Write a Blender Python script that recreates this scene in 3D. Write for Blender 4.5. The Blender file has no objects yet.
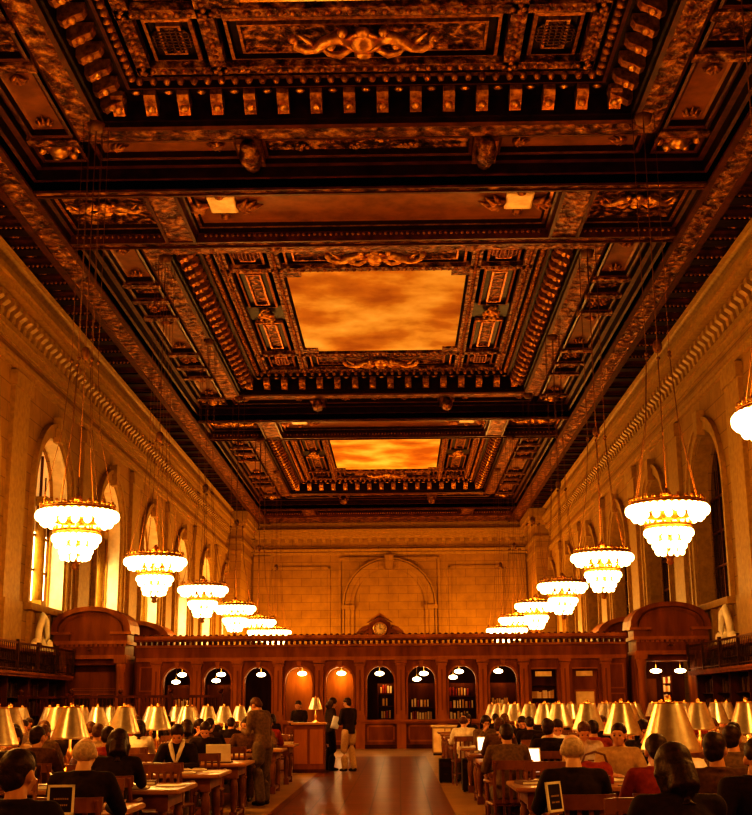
import bpy, bmesh, math, random
from mathutils import Vector, Matrix
random.seed(7)
PI = math.pi
C = -0.68            # centre line of the hall, the camera stands a little right of it
EYE = 1.52
COL = bpy.context.scene.collection

# ------------------------------------------------------------------ materials
def new_mat(name):
    m = bpy.data.materials.new(name); m.use_nodes = True
    nt = m.node_tree; b = nt.nodes['Principled BSDF']
    b.inputs['Specular Tint'].default_value = (1, .5, .14, 1)
    return m, nt, b
def link(nt, a, b): nt.links.new(a, b)
def ramp(nt, stops):
    r = nt.nodes.new('ShaderNodeValToRGB'); e = r.color_ramp.elements
    while len(e) < len(stops): e.new(0.5)
    for i, (p, c) in enumerate(stops):
        e[i].position = p; e[i].color = (c[0], c[1], c[2], 1)
    return r
def coords(nt, order=None, scale=(1, 1, 1)):
    t = nt.nodes.new('ShaderNodeTexCoord')
    out = t.outputs['Object']
    if order:
        s = nt.nodes.new('ShaderNodeSeparateXYZ'); c = nt.nodes.new('ShaderNodeCombineXYZ')
        link(nt, out, s.inputs[0])
        for i, ax in enumerate(order): link(nt, s.outputs['XYZ'.index(ax)], c.inputs[i])
        out = c.outputs[0]
    mp = nt.nodes.new('ShaderNodeMapping'); mp.inputs['Scale'].default_value = scale
    link(nt, out, mp.inputs[0])
    return mp.outputs[0]
def noise(nt, vec, scale, detail=4, rough=.6):
    n = nt.nodes.new('ShaderNodeTexNoise'); n.inputs['Scale'].default_value = scale
    n.inputs['Detail'].default_value = detail; n.inputs['Roughness'].default_value = rough
    link(nt, vec, n.inputs['Vector']); return n
def bump(nt, b, h, strength=.5, dist=.05):
    bp = nt.nodes.new('ShaderNodeBump'); bp.inputs['Strength'].default_value = strength
    bp.inputs['Distance'].default_value = dist
    link(nt, h, bp.inputs['Height']); link(nt, bp.outputs[0], b.inputs['Normal']); return bp
def mixc(nt, fac, a, bcol, mode='MULTIPLY'):
    m = nt.nodes.new('ShaderNodeMix'); m.data_type = 'RGBA'; m.blend_type = mode
    for sock, v in ((m.inputs[0], fac), (m.inputs[6], a), (m.inputs[7], bcol)):
        if hasattr(v, 'node'): link(nt, v, sock)
        elif isinstance(v, (int, float)): sock.default_value = v
        else: sock.default_value = (*v, 1)
    return m.outputs[2]

def noisy(name, c1, c2, scale=6, rough=.6, metal=0., bumps=.2, dist=.02, stretch=(1, 1, 1), spec=.5, detail=4):
    m, nt, b = new_mat(name)
    v = coords(nt, scale=stretch); n = noise(nt, v, scale, detail)
    r = ramp(nt, [(.35, c1), (.65, c2)]); link(nt, n.outputs[0], r.inputs[0])
    link(nt, r.outputs[0], b.inputs['Base Color'])
    b.inputs['Roughness'].default_value = rough; b.inputs['Metallic'].default_value = metal
    b.inputs['Specular IOR Level'].default_value = spec
    if bumps: bump(nt, b, n.outputs[0], bumps, dist)
    return m

def stone(name, order, c1=(.34, .185, .024), c2=(.26, .13, .016)):
    m, nt, b = new_mat(name)
    v = coords(nt, order)
    br = nt.nodes.new('ShaderNodeTexBrick')
    br.inputs['Scale'].default_value = 1.0; br.inputs['Brick Width'].default_value = 1.5
    br.inputs['Row Height'].default_value = .62; br.inputs['Mortar Size'].default_value = .014
    br.inputs['Color1'].default_value = (*c1, 1); br.inputs['Color2'].default_value = tuple(x * .9 for x in c1) + (1,)
    br.inputs['Mortar'].default_value = tuple(x * .62 for x in c2) + (1,)
    link(nt, v, br.inputs['Vector'])
    n = noise(nt, v, .9, 8, .7)
    r = ramp(nt, [(.3, (.62, .6, .55)), (.7, (1.1, 1.1, 1.1))]); link(nt, n.outputs[0], r.inputs[0])
    col = mixc(nt, .8, br.outputs[0], r.outputs[0]); link(nt, col, b.inputs['Base Color'])
    b.inputs['Roughness'].default_value = .75
    bump(nt, b, n.outputs[0], .25, .06)
    return m

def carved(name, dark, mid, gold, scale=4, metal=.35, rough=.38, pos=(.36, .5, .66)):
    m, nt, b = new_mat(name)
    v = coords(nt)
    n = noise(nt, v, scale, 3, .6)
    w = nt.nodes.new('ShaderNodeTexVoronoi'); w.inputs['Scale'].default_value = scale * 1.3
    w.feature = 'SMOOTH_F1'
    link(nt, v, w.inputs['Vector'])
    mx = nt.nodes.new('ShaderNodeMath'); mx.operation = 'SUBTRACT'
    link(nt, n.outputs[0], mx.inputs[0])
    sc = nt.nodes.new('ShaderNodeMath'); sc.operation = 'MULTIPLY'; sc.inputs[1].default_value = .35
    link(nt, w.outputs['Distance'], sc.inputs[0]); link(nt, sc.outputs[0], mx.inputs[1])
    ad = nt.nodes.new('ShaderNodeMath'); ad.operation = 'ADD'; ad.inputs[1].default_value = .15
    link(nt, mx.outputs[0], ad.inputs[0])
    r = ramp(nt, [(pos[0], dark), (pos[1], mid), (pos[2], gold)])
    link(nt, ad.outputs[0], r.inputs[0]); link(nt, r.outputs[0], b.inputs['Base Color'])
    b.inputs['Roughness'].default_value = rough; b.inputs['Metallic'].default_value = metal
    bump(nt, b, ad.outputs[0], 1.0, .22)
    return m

def emit(name, col, strength):
    m, nt, b = new_mat(name)
    b.inputs['Base Color'].default_value = (*col, 1)
    b.inputs['Emission Color'].default_value = (*col, 1); b.inputs['Emission Strength'].default_value = strength
    n = noise(nt, coords(nt), 3, 1)
    link(nt, n.outputs[0], b.inputs['Roughness'])
    return m

M = {}
M['stone_side'] = stone('stone_side', 'YZX')
M['stone_far'] = stone('stone_far', 'XZY', (.31, .165, .02), (.23, .112, .013))
M['stone_trim'] = noisy('stone_trim', (.27, .15, .019), (.37, .21, .03), 5, .6, 0, .25, .03)
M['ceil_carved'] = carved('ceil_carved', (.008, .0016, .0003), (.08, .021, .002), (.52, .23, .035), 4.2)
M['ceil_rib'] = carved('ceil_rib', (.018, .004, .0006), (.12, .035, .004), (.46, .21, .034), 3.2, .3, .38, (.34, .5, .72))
M['ceil_dark'] = noisy('ceil_dark', (.005, .001, .0002), (.018, .004, .0006), 3, .5, 0, .4, .05, (1, 1, 1), .15)  # darkest ceiling wood; recess shadow is put into this colour too
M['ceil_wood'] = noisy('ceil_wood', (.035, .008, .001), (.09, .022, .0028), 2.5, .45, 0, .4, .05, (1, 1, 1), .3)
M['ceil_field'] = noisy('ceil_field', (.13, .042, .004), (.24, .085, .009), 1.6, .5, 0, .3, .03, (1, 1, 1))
M['gilt'] = noisy('gilt', (.36, .15, .02), (.75, .40, .09), 6, .32, .75, .5, .03)
M['gilt_red'] = noisy('gilt_red', (.12, .035, .005), (.42, .18, .028), 7, .36, .6, .5, .03)
M['plaque'] = noisy('plaque', (.75, .5, .2), (.95, .7, .32), 3, .5)
M['wood'] = noisy('wood', (.14, .036, .004), (.27, .08, .010), 2.2, .55, 0, .15, .02, (1, 1, .18), .15, 6)
M['wood_light'] = noisy('wood_light', (.25, .075, .008), (.40, .135, .017), 2.2, .55, 0, .12, .02, (1, 1, .2), .15, 6)
M['wood_dark'] = noisy('wood_dark', (.04, .009, .002), (.09, .022, .005), 2.5, .55, 0, .15, .02, (1, 1, .2), .15)
M['table_wood'] = noisy('table_wood', (.3, .12, .025), (.5, .22, .05), 2, .28, 0, .08, .01, (.25, 1, 1), .6, 6)
M['chair_wood'] = noisy('chair_wood', (.14, .045, .01), (.26, .09, .02), 4, .35, 0, .1, .01)
M['brass'] = noisy('brass', (.5, .25, .06), (.75, .42, .12), 9, .28, .9, .15, .005)
M['bronze'] = noisy('bronze', (.05, .02, .006), (.1, .045, .014), 9, .35, .7, .2, .005)
M['black'] = noisy('black', (.006, .004, .003), (.018, .012, .008), 9, .45)
M['cable'] = noisy('cable', (.10, .04, .006), (.16, .065, .01), 9, .6)
M['paper'] = noisy('paper', (.8, .7, .5), (.95, .85, .66), 5, .7, 0, .05)
M['marble'] = noisy('marble', (.34, .18, .035), (.50, .29, .07), 1.4, .35, 0, .05, .01, (1, 1, 1), .5, 8)
M['bulb'] = emit('bulb', (1, .72, .30), 8)
M['lampbulb'] = emit('lampbulb', (1, .76, .42), 14)
M['ceilinglamp'] = emit('ceilinglamp', (1, .78, .42), 9)
M['daylight'] = emit('daylight', (1, .78, .40), 9)
M['pale_stone'] = noisy('pale_stone', (.7, .58, .36), (.85, .72, .48), 3, .6)  # on the left window reveals this paleness stands for daylight glare
M['shaded_glass'] = emit('shaded_glass', (1, .6, .2), .35)
M['nightglass'] = noisy('nightglass', (.012, .006, .003), (.05, .022, .008), .7, .15)
M['skin'] = noisy('skin', (.52, .24, .11), (.62, .3, .15), 9, .5, 0, .05)
M['skin_pale'] = noisy('skin_pale', (.68, .38, .2), (.78, .46, .26), 9, .5, 0, .05)
M['hair_dark'] = noisy('hair_dark', (.008, .004, .002), (.035, .015, .006), 40, .5, 0, .5, .01)
M['hair_brown'] = noisy('hair_brown', (.06, .022, .006), (.13, .05, .015), 40, .5, 0, .5, .01)
M['hair_grey'] = noisy('hair_grey', (.42, .28, .15), (.7, .5, .3), 40, .6, 0, .5, .01)
for nm, a, b_ in (('cloth_black', (.008, .004, .003), (.022, .01, .006)), ('cloth_grey', (.12, .065, .025), (.2, .11, .045)),
                  ('cloth_white', (.75, .6, .4), (.88, .74, .52)), ('cloth_red', (.24, .025, .008), (.34, .045, .012)),
                  ('cloth_tan', (.4, .23, .09), (.52, .32, .14)), ('cloth_denim', (.1, .065, .035), (.16, .1, .055)),
                  ('cloth_brown', (.07, .028, .01), (.13, .055, .02))):
    M[nm] = noisy(nm, a, b_, 25, .85, 0, .3, .01)
for nm, c in (('book_red', (.3, .03, .01)), ('book_cream', (.85, .65, .38)), ('book_brown', (.16, .06, .015)), ('book_green', (.05, .16, .03)),
              ('book_tan', (.55, .3, .08))):
    M[nm] = noisy(nm, tuple(x * .8 for x in c), c, 12, .6)

def bronze_shade():
    m, nt, b = new_mat('lamp_shade_bronze')
    v = coords(nt); n = noise(nt, v, 20, 3)
    r = ramp(nt, [(.3, (.66, .52, .34)), (.7, (.84, .70, .48))]); link(nt, n.outputs[0], r.inputs[0])
    link(nt, r.outputs[0], b.inputs['Base Color'])
    b.inputs['Metallic'].default_value = .8; b.inputs['Roughness'].default_value = .3
    return m
M['shade'] = bronze_shade()
M['shelf_a'] = noisy('shelf_a', (.02, .006, .002), (.035, .011, .003), 9)
M['shelf_b'] = noisy('shelf_b', (.05, .008, .002), (.07, .012, .003), 9)
M['shelf_c'] = noisy('shelf_c', (.1, .05, .01), (.14, .07, .016), 9)

def mural_mat():
    m, nt, b = new_mat('painted_clouds')
    v = coords(nt, scale=(1, 1, 1)); n = noise(nt, v, .36, 5, .5); n.inputs['Distortion'].default_value = .1
    r = ramp(nt, [(.34, (.42, .16, .012)), (.46, (.62, .31, .04)), (.54, (.80, .54, .14)), (.66, (.95, .78, .34))])
    link(nt, n.outputs[0], r.inputs[0]); link(nt, r.outputs[0], b.inputs['Base Color'])
    b.inputs['Roughness'].default_value = .8
    return m
M['mural'] = mural_mat()

def tile_mat():
    m, nt, b = new_mat('red_floor_tile')
    v = coords(nt)
    br = nt.nodes.new('ShaderNodeTexBrick'); br.offset = 0
    br.inputs['Brick Width'].default_value = .45; br.inputs['Row Height'].default_value = .45
    br.inputs['Mortar Size'].default_value = .012; br.inputs['Scale'].default_value = 1
    br.inputs['Color1'].default_value = (.16, .042, .003, 1); br.inputs['Color2'].default_value = (.21, .06, .005, 1)
    br.inputs['Mortar'].default_value = (.045, .010, .001, 1)
    link(nt, v, br.inputs['Vector'])
    n = noise(nt, v, 1.3, 5)
    r = ramp(nt, [(.3, (.75, .75, .75)), (.7, (1.1, 1.1, 1.1))]); link(nt, n.outputs[0], r.inputs[0])
    link(nt, mixc(nt, 1.0, br.outputs[0], r.outputs[0]), b.inputs['Base Color'])
    b.inputs['Roughness'].default_value = .3; b.inputs['Specular IOR Level'].default_value = .3
    bump(nt, b, n.outputs[0], .25, .02)
    return m
M['tile'] = tile_mat()

# ------------------------------------------------------------------ mesh builder
class MB:
    def __init__(s): s.v = []; s.f = []; s.mi = []; s.sm = []; s.mats = []; s.cur = 0; s.T = None
    def mat(s, name):
        if name not in s.mats: s.mats.append(name)
        s.cur = s.mats.index(name); return s
    def P(s, p): return tuple(s.T @ Vector(p)) if s.T is not None else tuple(p)
    def add(s, vs, fs, smooth=False):
        o = len(s.v); s.v += [s.P(p) for p in vs]
        for f in fs: s.f.append([o + i for i in f]); s.mi.append(s.cur); s.sm.append(smooth)
    def box(s, x0, x1, y0, y1, z0, z1):
        if x0 > x1: x0, x1 = x1, x0
        if y0 > y1: y0, y1 = y1, y0
        s.add([(x0, y0, z0), (x1, y0, z0), (x1, y1, z0), (x0, y1, z0), (x0, y0, z1), (x1, y0, z1), (x1, y1, z1), (x0, y1, z1)],
              [(0, 3, 2, 1), (4, 5, 6, 7), (0, 1, 5, 4), (1, 2, 6, 5), (2, 3, 7, 6), (3, 0, 4, 7)])
    def bbox(s, x0, x1, y0, y1, z0, z1, c=.01):
        # box with chamfered vertical and horizontal edges (three stacked rings)
        if x0 > x1: x0, x1 = x1, x0
        if y0 > y1: y0, y1 = y1, y0
        def ring(i, z): return [(x0 + i, y0, z), (x1 - i, y0, z), (x1, y0 + i, z), (x1, y1 - i, z), (x1 - i, y1, z), (x0 + i, y1, z), (x0, y1 - i, z), (x0, y0 + i, z)]
        def ring2(z): return [(x0 + 2 * c, y0 + c, z), (x1 - 2 * c, y0 + c, z), (x1 - c, y0 + 2 * c, z), (x1 - c, y1 - 2 * c, z), (x1 - 2 * c, y1 - c, z), (x0 + 2 * c, y1 - c, z), (x0 + c, y1 - 2 * c, z), (x0 + c, y0 + 2 * c, z)]
        vs = ring2(z0) + ring(c, z0 + c) + ring(c, z1 - c) + ring2(z1)
        fs = [tuple(range(7, -1, -1)), tuple(range(24, 32))]
        for k in range(3):
            for i in range(8): fs.append((k * 8 + i, k * 8 + (i + 1) % 8, k * 8 + 8 + (i + 1) % 8, k * 8 + 8 + i))
        s.add(vs, fs)
    def tube(s, pts, rads, n=8, cap=True, smooth=True):
        if not isinstance(rads, (list, tuple)): rads = [rads] * len(pts)
        pts = [Vector(p) for p in pts]; vs = []
        up = Vector((0, 0, 1))
        for i, p in enumerate(pts):
            d = (pts[min(i + 1, len(pts) - 1)] - pts[max(i - 1, 0)]).normalized()
            a = d.cross(up)
            if a.length < .05: a = d.cross(Vector((0, 1, 0)))
            a.normalize(); b = d.cross(a)
            for k in range(n):
                t = 2 * PI * k / n; vs.append(tuple(p + (a * math.cos(t) + b * math.sin(t)) * rads[i]))
        fs = []
        for i in range(len(pts) - 1):
            for k in range(n): fs.append((i * n + k, i * n + (k + 1) % n, (i + 1) * n + (k + 1) % n, (i + 1) * n + k))
        if cap: fs.append(tuple(range(n - 1, -1, -1))); fs.append(tuple((len(pts) - 1) * n + k for k in range(n)))
        s.add(vs, fs, smooth)
    def lathe(s, prof, c=(0, 0, 0), n=16, smooth=True, flute=0):
        vs = []; fs = []
        for r, z in prof:
            for k in range(n):
                t = 2 * PI * k / n; rr = r * (1 + (flute if k % 2 else -flute))
                vs.append((c[0] + rr * math.cos(t), c[1] + rr * math.sin(t), c[2] + z))
        for i in range(len(prof) - 1):
            for k in range(n): fs.append((i * n + k, i * n + (k + 1) % n, (i + 1) * n + (k + 1) % n, (i + 1) * n + k))
        if prof[0][0] > 1e-6: fs.append(tuple(range(n - 1, -1, -1)))
        if prof[-1][0] > 1e-6: fs.append(tuple((len(prof) - 1) * n + k for k in range(n)))
        s.add(vs, fs, smooth)
    def lathe_open(s, prof, c=(0, 0, 0), n=16, flute=0, smooth=True):
        f0 = len(s.f); s.lathe(prof, c, n, smooth, flute)
        for arr in (s.f, s.mi, s.sm): del arr[-2:]
    def ball(s, c, r, n=8, m=5, sc=(1, 1, 1)):
        vs = [(c[0], c[1], c[2] - r * sc[2])]; fs = []
        for i in range(1, m):
            a = PI * i / m - PI / 2
            for k in range(n):
                t = 2 * PI * k / n
                vs.append((c[0] + r * sc[0] * math.cos(a) * math.cos(t), c[1] + r * sc[1] * math.cos(a) * math.sin(t), c[2] + r * sc[2] * math.sin(a)))
        vs.append((c[0], c[1], c[2] + r * sc[2]))
        for k in range(n): fs.append((0, 1 + (k + 1) % n, 1 + k))
        for i in range(m - 2):
            for k in range(n):
                a = 1 + i * n
                fs.append((a + k, a + (k + 1) % n, a + n + (k + 1) % n, a + n + k))
        L = len(vs) - 1; a = 1 + (m - 2) * n
        for k in range(n): fs.append((L, a + k, a + (k + 1) % n))
        s.add(vs, fs, True)
    def torus(s, c, R, r, n=24, m=8, sc=1):
        vs = []; fs = []
        for i in range(n):
            t = 2 * PI * i / n
            for k in range(m):
                a = 2 * PI * k / m; q = R + r * math.cos(a)
                vs.append((c[0] + q * math.cos(t), c[1] + q * math.sin(t), c[2] + r * sc * math.sin(a)))
        for i in range(n):
            for k in range(m): fs.append((i * m + k, ((i + 1) % n) * m + k, ((i + 1) % n) * m + (k + 1) % m, i * m + (k + 1) % m))
        s.add(vs, fs, True)
    def rectprof(s, x0, x1, y0, y1, prof, close=True):
        """concentric rectangles stepping along prof = [(inset, z, material)]"""
        prev = None
        for q in prof:
            i, z = q[0], q[1]
            r = [(x0 + i, y0 + i, z), (x1 - i, y0 + i, z), (x1 - i, y1 - i, z), (x0 + i, y1 - i, z)]
            if prev: s.add(prev + r, [(k, 4 + k, 4 + (k + 1) % 4, (k + 1) % 4) for k in range(4)])
            if len(q) > 2: s.mat(q[2])
            prev = r
        if close: s.add(prev, [(0, 3, 2, 1)])
    def frame(s, x0, x1, y0, y1, w, z0, z1):
        s.box(x0, x1, y0, y0 + w, z0, z1); s.box(x0, x1, y1 - w, y1, z0, z1)
        s.box(x0, x0 + w, y0 + w, y1 - w, z0, z1); s.box(x1 - w, x1, y0 + w, y1 - w, z0, z1)
    def prism(s, poly, d0, d1, ax='y'):
        n = len(poly)
        def mk(u, w, d): return (u, d, w) if ax == 'y' else (d, u, w) if ax == 'x' else (u, w, d)
        vs = [mk(u, w, d0) for u, w in poly] + [mk(u, w, d1) for u, w in poly]
        fs = [tuple(range(n)), tuple(range(2 * n - 1, n - 1, -1))] + [(i, n + i, n + (i + 1) % n, (i + 1) % n) for i in range(n)]
        s.add(vs, fs)
    def archwall(s, mp, u0, u1, z0, z1, uc, hw, zs, zsp, depth, n=14, ry=1.0):
        """wall panel u0..u1, z0..z1 with an arched opening; mp(u,z,d)->world"""
        def q(*p): s.add([mp(*a) for a in p], [tuple(range(len(p)))])
        q((u0, z0, 0), (uc - hw, z0, 0), (uc - hw, z1, 0), (u0, z1, 0))
        q((uc + hw, z0, 0), (u1, z0, 0), (u1, z1, 0), (uc + hw, z1, 0))
        if zs > z0: q((uc - hw, z0, 0), (uc + hw, z0, 0), (uc + hw, zs, 0), (uc - hw, zs, 0))
        pts = [(uc - hw * math.cos(PI * i / n), zsp + hw * ry * math.sin(PI * i / n)) for i in range(n + 1)]
        for a, b in zip(pts, pts[1:]): q((a[0], a[1], 0), (b[0], b[1], 0), (b[0], z1, 0), (a[0], z1, 0))
        ring = [(uc - hw, zs)] + pts + [(uc + hw, zs)]
        for a, b in zip(ring, ring[1:] + ring[:1]): q((a[0], a[1], 0), (a[0], a[1], depth), (b[0], b[1], depth), (b[0], b[1], 0))
    def archband(s, mp, uc, r0, r1, zsp, zb, d0, d1, n=14, ry=1.0):
        path = [(-1, 0, zb)] + [(-math.cos(PI * i / n), math.sin(PI * i / n), zsp) for i in range(n + 1)] + [(1, 0, zb)]
        if zb is None or zb >= zsp: path = path[1:-1]
        vs = []
        for cx, sz, zb_ in path:
            for r, d in ((r0, d0), (r0, d1), (r1, d1), (r1, d0)):
                vs.append(mp(uc + r * cx, zb_ + r * sz * ry, d))
        k = len(path); fs = [(i * 4 + j, i * 4 + (j + 1) % 4, i * 4 + 4 + (j + 1) % 4, i * 4 + 4 + j) for i in range(k - 1) for j in range(4)]
        fs += [(0, 1, 2, 3), ((k - 1) * 4 + 3, (k - 1) * 4 + 2, (k - 1) * 4 + 1, (k - 1) * 4)]
        s.add(vs, fs)
    def build(s, name, mat=None, parent=None, bevel=0):
        me = bpy.data.meshes.new(name)
        me.from_pydata(s.v, [], s.f)
        names = s.mats if s.mats else [mat]
        for m in names: me.materials.append(M[m])
        if s.mats: me.polygons.foreach_set('material_index', s.mi)
        me.polygons.foreach_set('use_smooth', s.sm)
        bm = bmesh.new(); bm.from_mesh(me); bmesh.ops.recalc_face_normals(bm, faces=bm.faces); bm.to_mesh(me); bm.free()
        me.update()
        o = bpy.data.objects.new(name, me); COL.objects.link(o)
        if parent: o.parent = parent
        if bevel:
            b = o.modifiers.new('bevel', 'BEVEL'); b.width = bevel; b.segments = 2; b.limit_method = 'ANGLE'
        return o

def tag(o, label=None, cat=None, group=None, kind=None):
    if label: o['label'] = label
    if cat: o['category'] = cat
    if group: o['group'] = group
    if kind: o['kind'] = kind
    return o
def empty(name, loc=(0, 0, 0), rz=0):
    o = bpy.data.objects.new(name, None); COL.objects.link(o); o.location = loc; o.rotation_euler.z = rz
    o.empty_display_size = .1; return o
def children(o): return [c for c in KIDS.get(o.name, [])]
KIDS = {}
def reg(root):
    """remember the parts of a prototype so that copies can be made quickly"""
    def walk(o):
        KIDS[o.name] = [c for c in bpy.data.objects if c.parent == o]
        for c in KIDS[o.name]: walk(c)
    walk(root)
def copy_tree(o, parent=None, swap=None):
    c = o.copy(); COL.objects.link(c)
    if parent: c.parent = parent
    if swap and o.type == 'MESH':
        for sl, m in zip(c.material_slots, o.material_slots):
            nm = m.material.name if m.material else ''
            if nm in swap: sl.link = 'OBJECT'; sl.material = M[swap[nm]]
    for ch in KIDS.get(o.name, []): copy_tree(ch, c, swap)
    return c
def point(name, loc, watts, radius, col, parent=None):
    l = bpy.data.lights.new(name, 'POINT'); l.energy = watts; l.shadow_soft_size = radius; l.color = col
    o = bpy.data.objects.new(name, l); COL.objects.link(o); o.location = loc
    if parent: o.parent = parent
    return o
ORD = ['first', 'second', 'third', 'fourth', 'fifth', 'sixth', 'seventh', 'eighth', 'ninth', 'tenth', 'eleventh', 'twelfth', 'thirteenth', 'fourteenth']

# ------------------------------------------------------------------ camera
def make_camera():
    cam = bpy.data.cameras.new('camera'); o = bpy.data.objects.new('camera', cam); COL.objects.link(o)
    pitch, yaw, roll = 0.23378, 0.01655, .0075
    f = Vector((-math.sin(yaw) * math.cos(pitch), math.cos(yaw) * math.cos(pitch), math.sin(pitch)))
    r = Vector((math.cos(yaw), math.sin(yaw), 0)); u = r.cross(f)
    c, s = math.cos(roll), math.sin(roll)
    r2 = r * c - u * s; u2 = r * s + u * c
    o.matrix_world = Matrix(((r2.x, u2.x, -f.x, 0), (r2.y, u2.y, -f.y, 0), (r2.z, u2.z, -f.z, EYE), (0, 0, 0, 1)))
    cam.sensor_fit = 'VERTICAL'; cam.sensor_height = 36; cam.lens = 1250 * 36 / 815
    cam.clip_end = 400; cam.clip_start = .05
    bpy.context.scene.camera = o
make_camera()

# ------------------------------------------------------------------ hall dimensions
HW = 11.86; YB = -6.0; YF = 97.6; ZC = 15.42
L1Z = 16.10
WIN0, BAY = 44.7, 9.25
WINS = [WIN0 + BAY * k for k in range(-4, 6)]

# floor
fl = MB()
fl.mat('tile'); fl.box(-1.92, .78, YB, 39.5, -.2, 0)
fl.mat('marble'); fl.box(-2.75, -1.92, YB, 39.5, -.2, 0.0); fl.box(.78, 1.45, YB, 39.5, -.2, 0.0)
fl.box(C - HW, C + HW, 39.5, 46.6, -.2, 0)
fl.mat('tile'); fl.box(C - HW, -2.75, YB, 39.5, -.2, 0); fl.box(1.45, C + HW, YB, 39.5, -.2, 0)
fl.box(C - HW, C + HW, 46.6, YF, -.2, 0)
tag(fl.build('floor'), kind='structure', label='red tiled aisle floor with pale stone borders')

# side walls
def side_wall(name, sgn):
    X = C + sgn * HW
    mp = lambda u, z, d: (X + sgn * d, u, z)
    w = MB().mat('stone_side')
    y = YB
    first = WINS[0] - BAY / 2
    w.add([mp(YB, 0, 0), mp(first, 0, 0), mp(first, ZC, 0), mp(YB, ZC, 0)], [(0, 1, 2, 3)])
    for wc in WINS:
        w.archwall(mp, wc - BAY / 2, wc + BAY / 2, 0, ZC, wc, 2.25, 4.95, 8.85, .55)
        # inner, narrower reveal
        w.archwall(lambda u, z, d: mp(u, z, d + .55), wc - 2.4, wc + 2.4, 4.6, 11.6, wc, 2.15, 5.0, 8.85, .12)
    last = WINS[-1] + BAY / 2
    w.add([mp(last, 0, 0), mp(YF, 0, 0), mp(YF, ZC, 0), mp(last, ZC, 0)], [(0, 1, 2, 3)])
    w.box(X + sgn * 1.6, X + sgn * 1.8, YB, YF, 0, ZC + 2)
    root = tag(w.build(name), kind='structure')
    t = MB().mat('stone_trim')
    fl_ = lambda u, z, d: mp(u, z, -d)
    for wc in WINS:
        t.archband(fl_, wc, 2.3, 2.62, 8.85, 4.95, 0, .10)
        t.archband(fl_, wc, 2.62, 2.78, 8.85, 4.95, 0, .17)
        t.prism([(wc - .22, 10.95), (wc + .22, 10.95), (wc + .32, 11.85), (wc - .32, 11.85)], X, X - sgn * .3, 'x')
        # pilaster strips between the bays
        p = wc + BAY / 2
        t.box(X, X - sgn * .16, p - .85, p + .85, 3.4, 12.3)
        t.box(X, X - sgn * .24, p - .95, p + .95, 11.75, 12.25)
        t.box(X, X - sgn * .26, p - .95, p + .95, 3.4, 4.9)
        # apron panels under the window
        t.box(X, X - sgn * .28, wc - 2.7, wc + 2.7, 4.72, 4.95)
        for k in range(-2, 3): t.box(X, X - sgn * .16, wc + k * 1.1 - .12, wc + k * 1.1 + .12, 3.5, 4.72)
        t.box(X, X - sgn * .2, wc - 2.6, wc + 2.6, 3.4, 3.6)
    t.box(X, X - sgn * .14, YB, YF, 12.35, 12.5); t.box(X, X - sgn * .24, YB, YF, 12.5, 12.65)
    t.build('string_course', None, root)
    c = MB().mat('stone_trim')
    for d, z0, z1 in ((.10, 13.15, 13.4), (.22, 13.4, 13.6), (.34, 14.15, 14.35), (.75, 14.35, 14.55), (.9, 14.55, 14.75)):
        c.box(X + sgn * .02, X - sgn * (d * .75), YB, 90.9, z0, z1)
    # cove
    n = 6; pr = [(X - sgn * .66 * (.95 - .9 * math.cos(PI / 2 * i / n)), 14.75 + (ZC - 14.75 + .02) * math.sin(PI / 2 * i / n)) for i in range(n + 1)]
    for a, b in zip(pr, pr[1:]): c.add([(a[0], YB, a[1]), (a[0], 90.9, a[1]), (b[0], 90.9, b[1]), (b[0], YB, b[1])], [(0, 1, 2, 3)], True)
    y = 8.0
    while y < 90.5:
        c.prism([(X, 13.62), (X - sgn * .18, 13.62), (X - sgn * .22, 13.85), (X - sgn * .42, 14.0), (X - sgn * .42, 14.2), (X, 14.2)], y, y + .3, 'y')
        y += .62
    c.build('cornice', None, root)
    return root
wl = side_wall('wall_left', -1); wr = side_wall('wall_right', 1)

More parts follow.
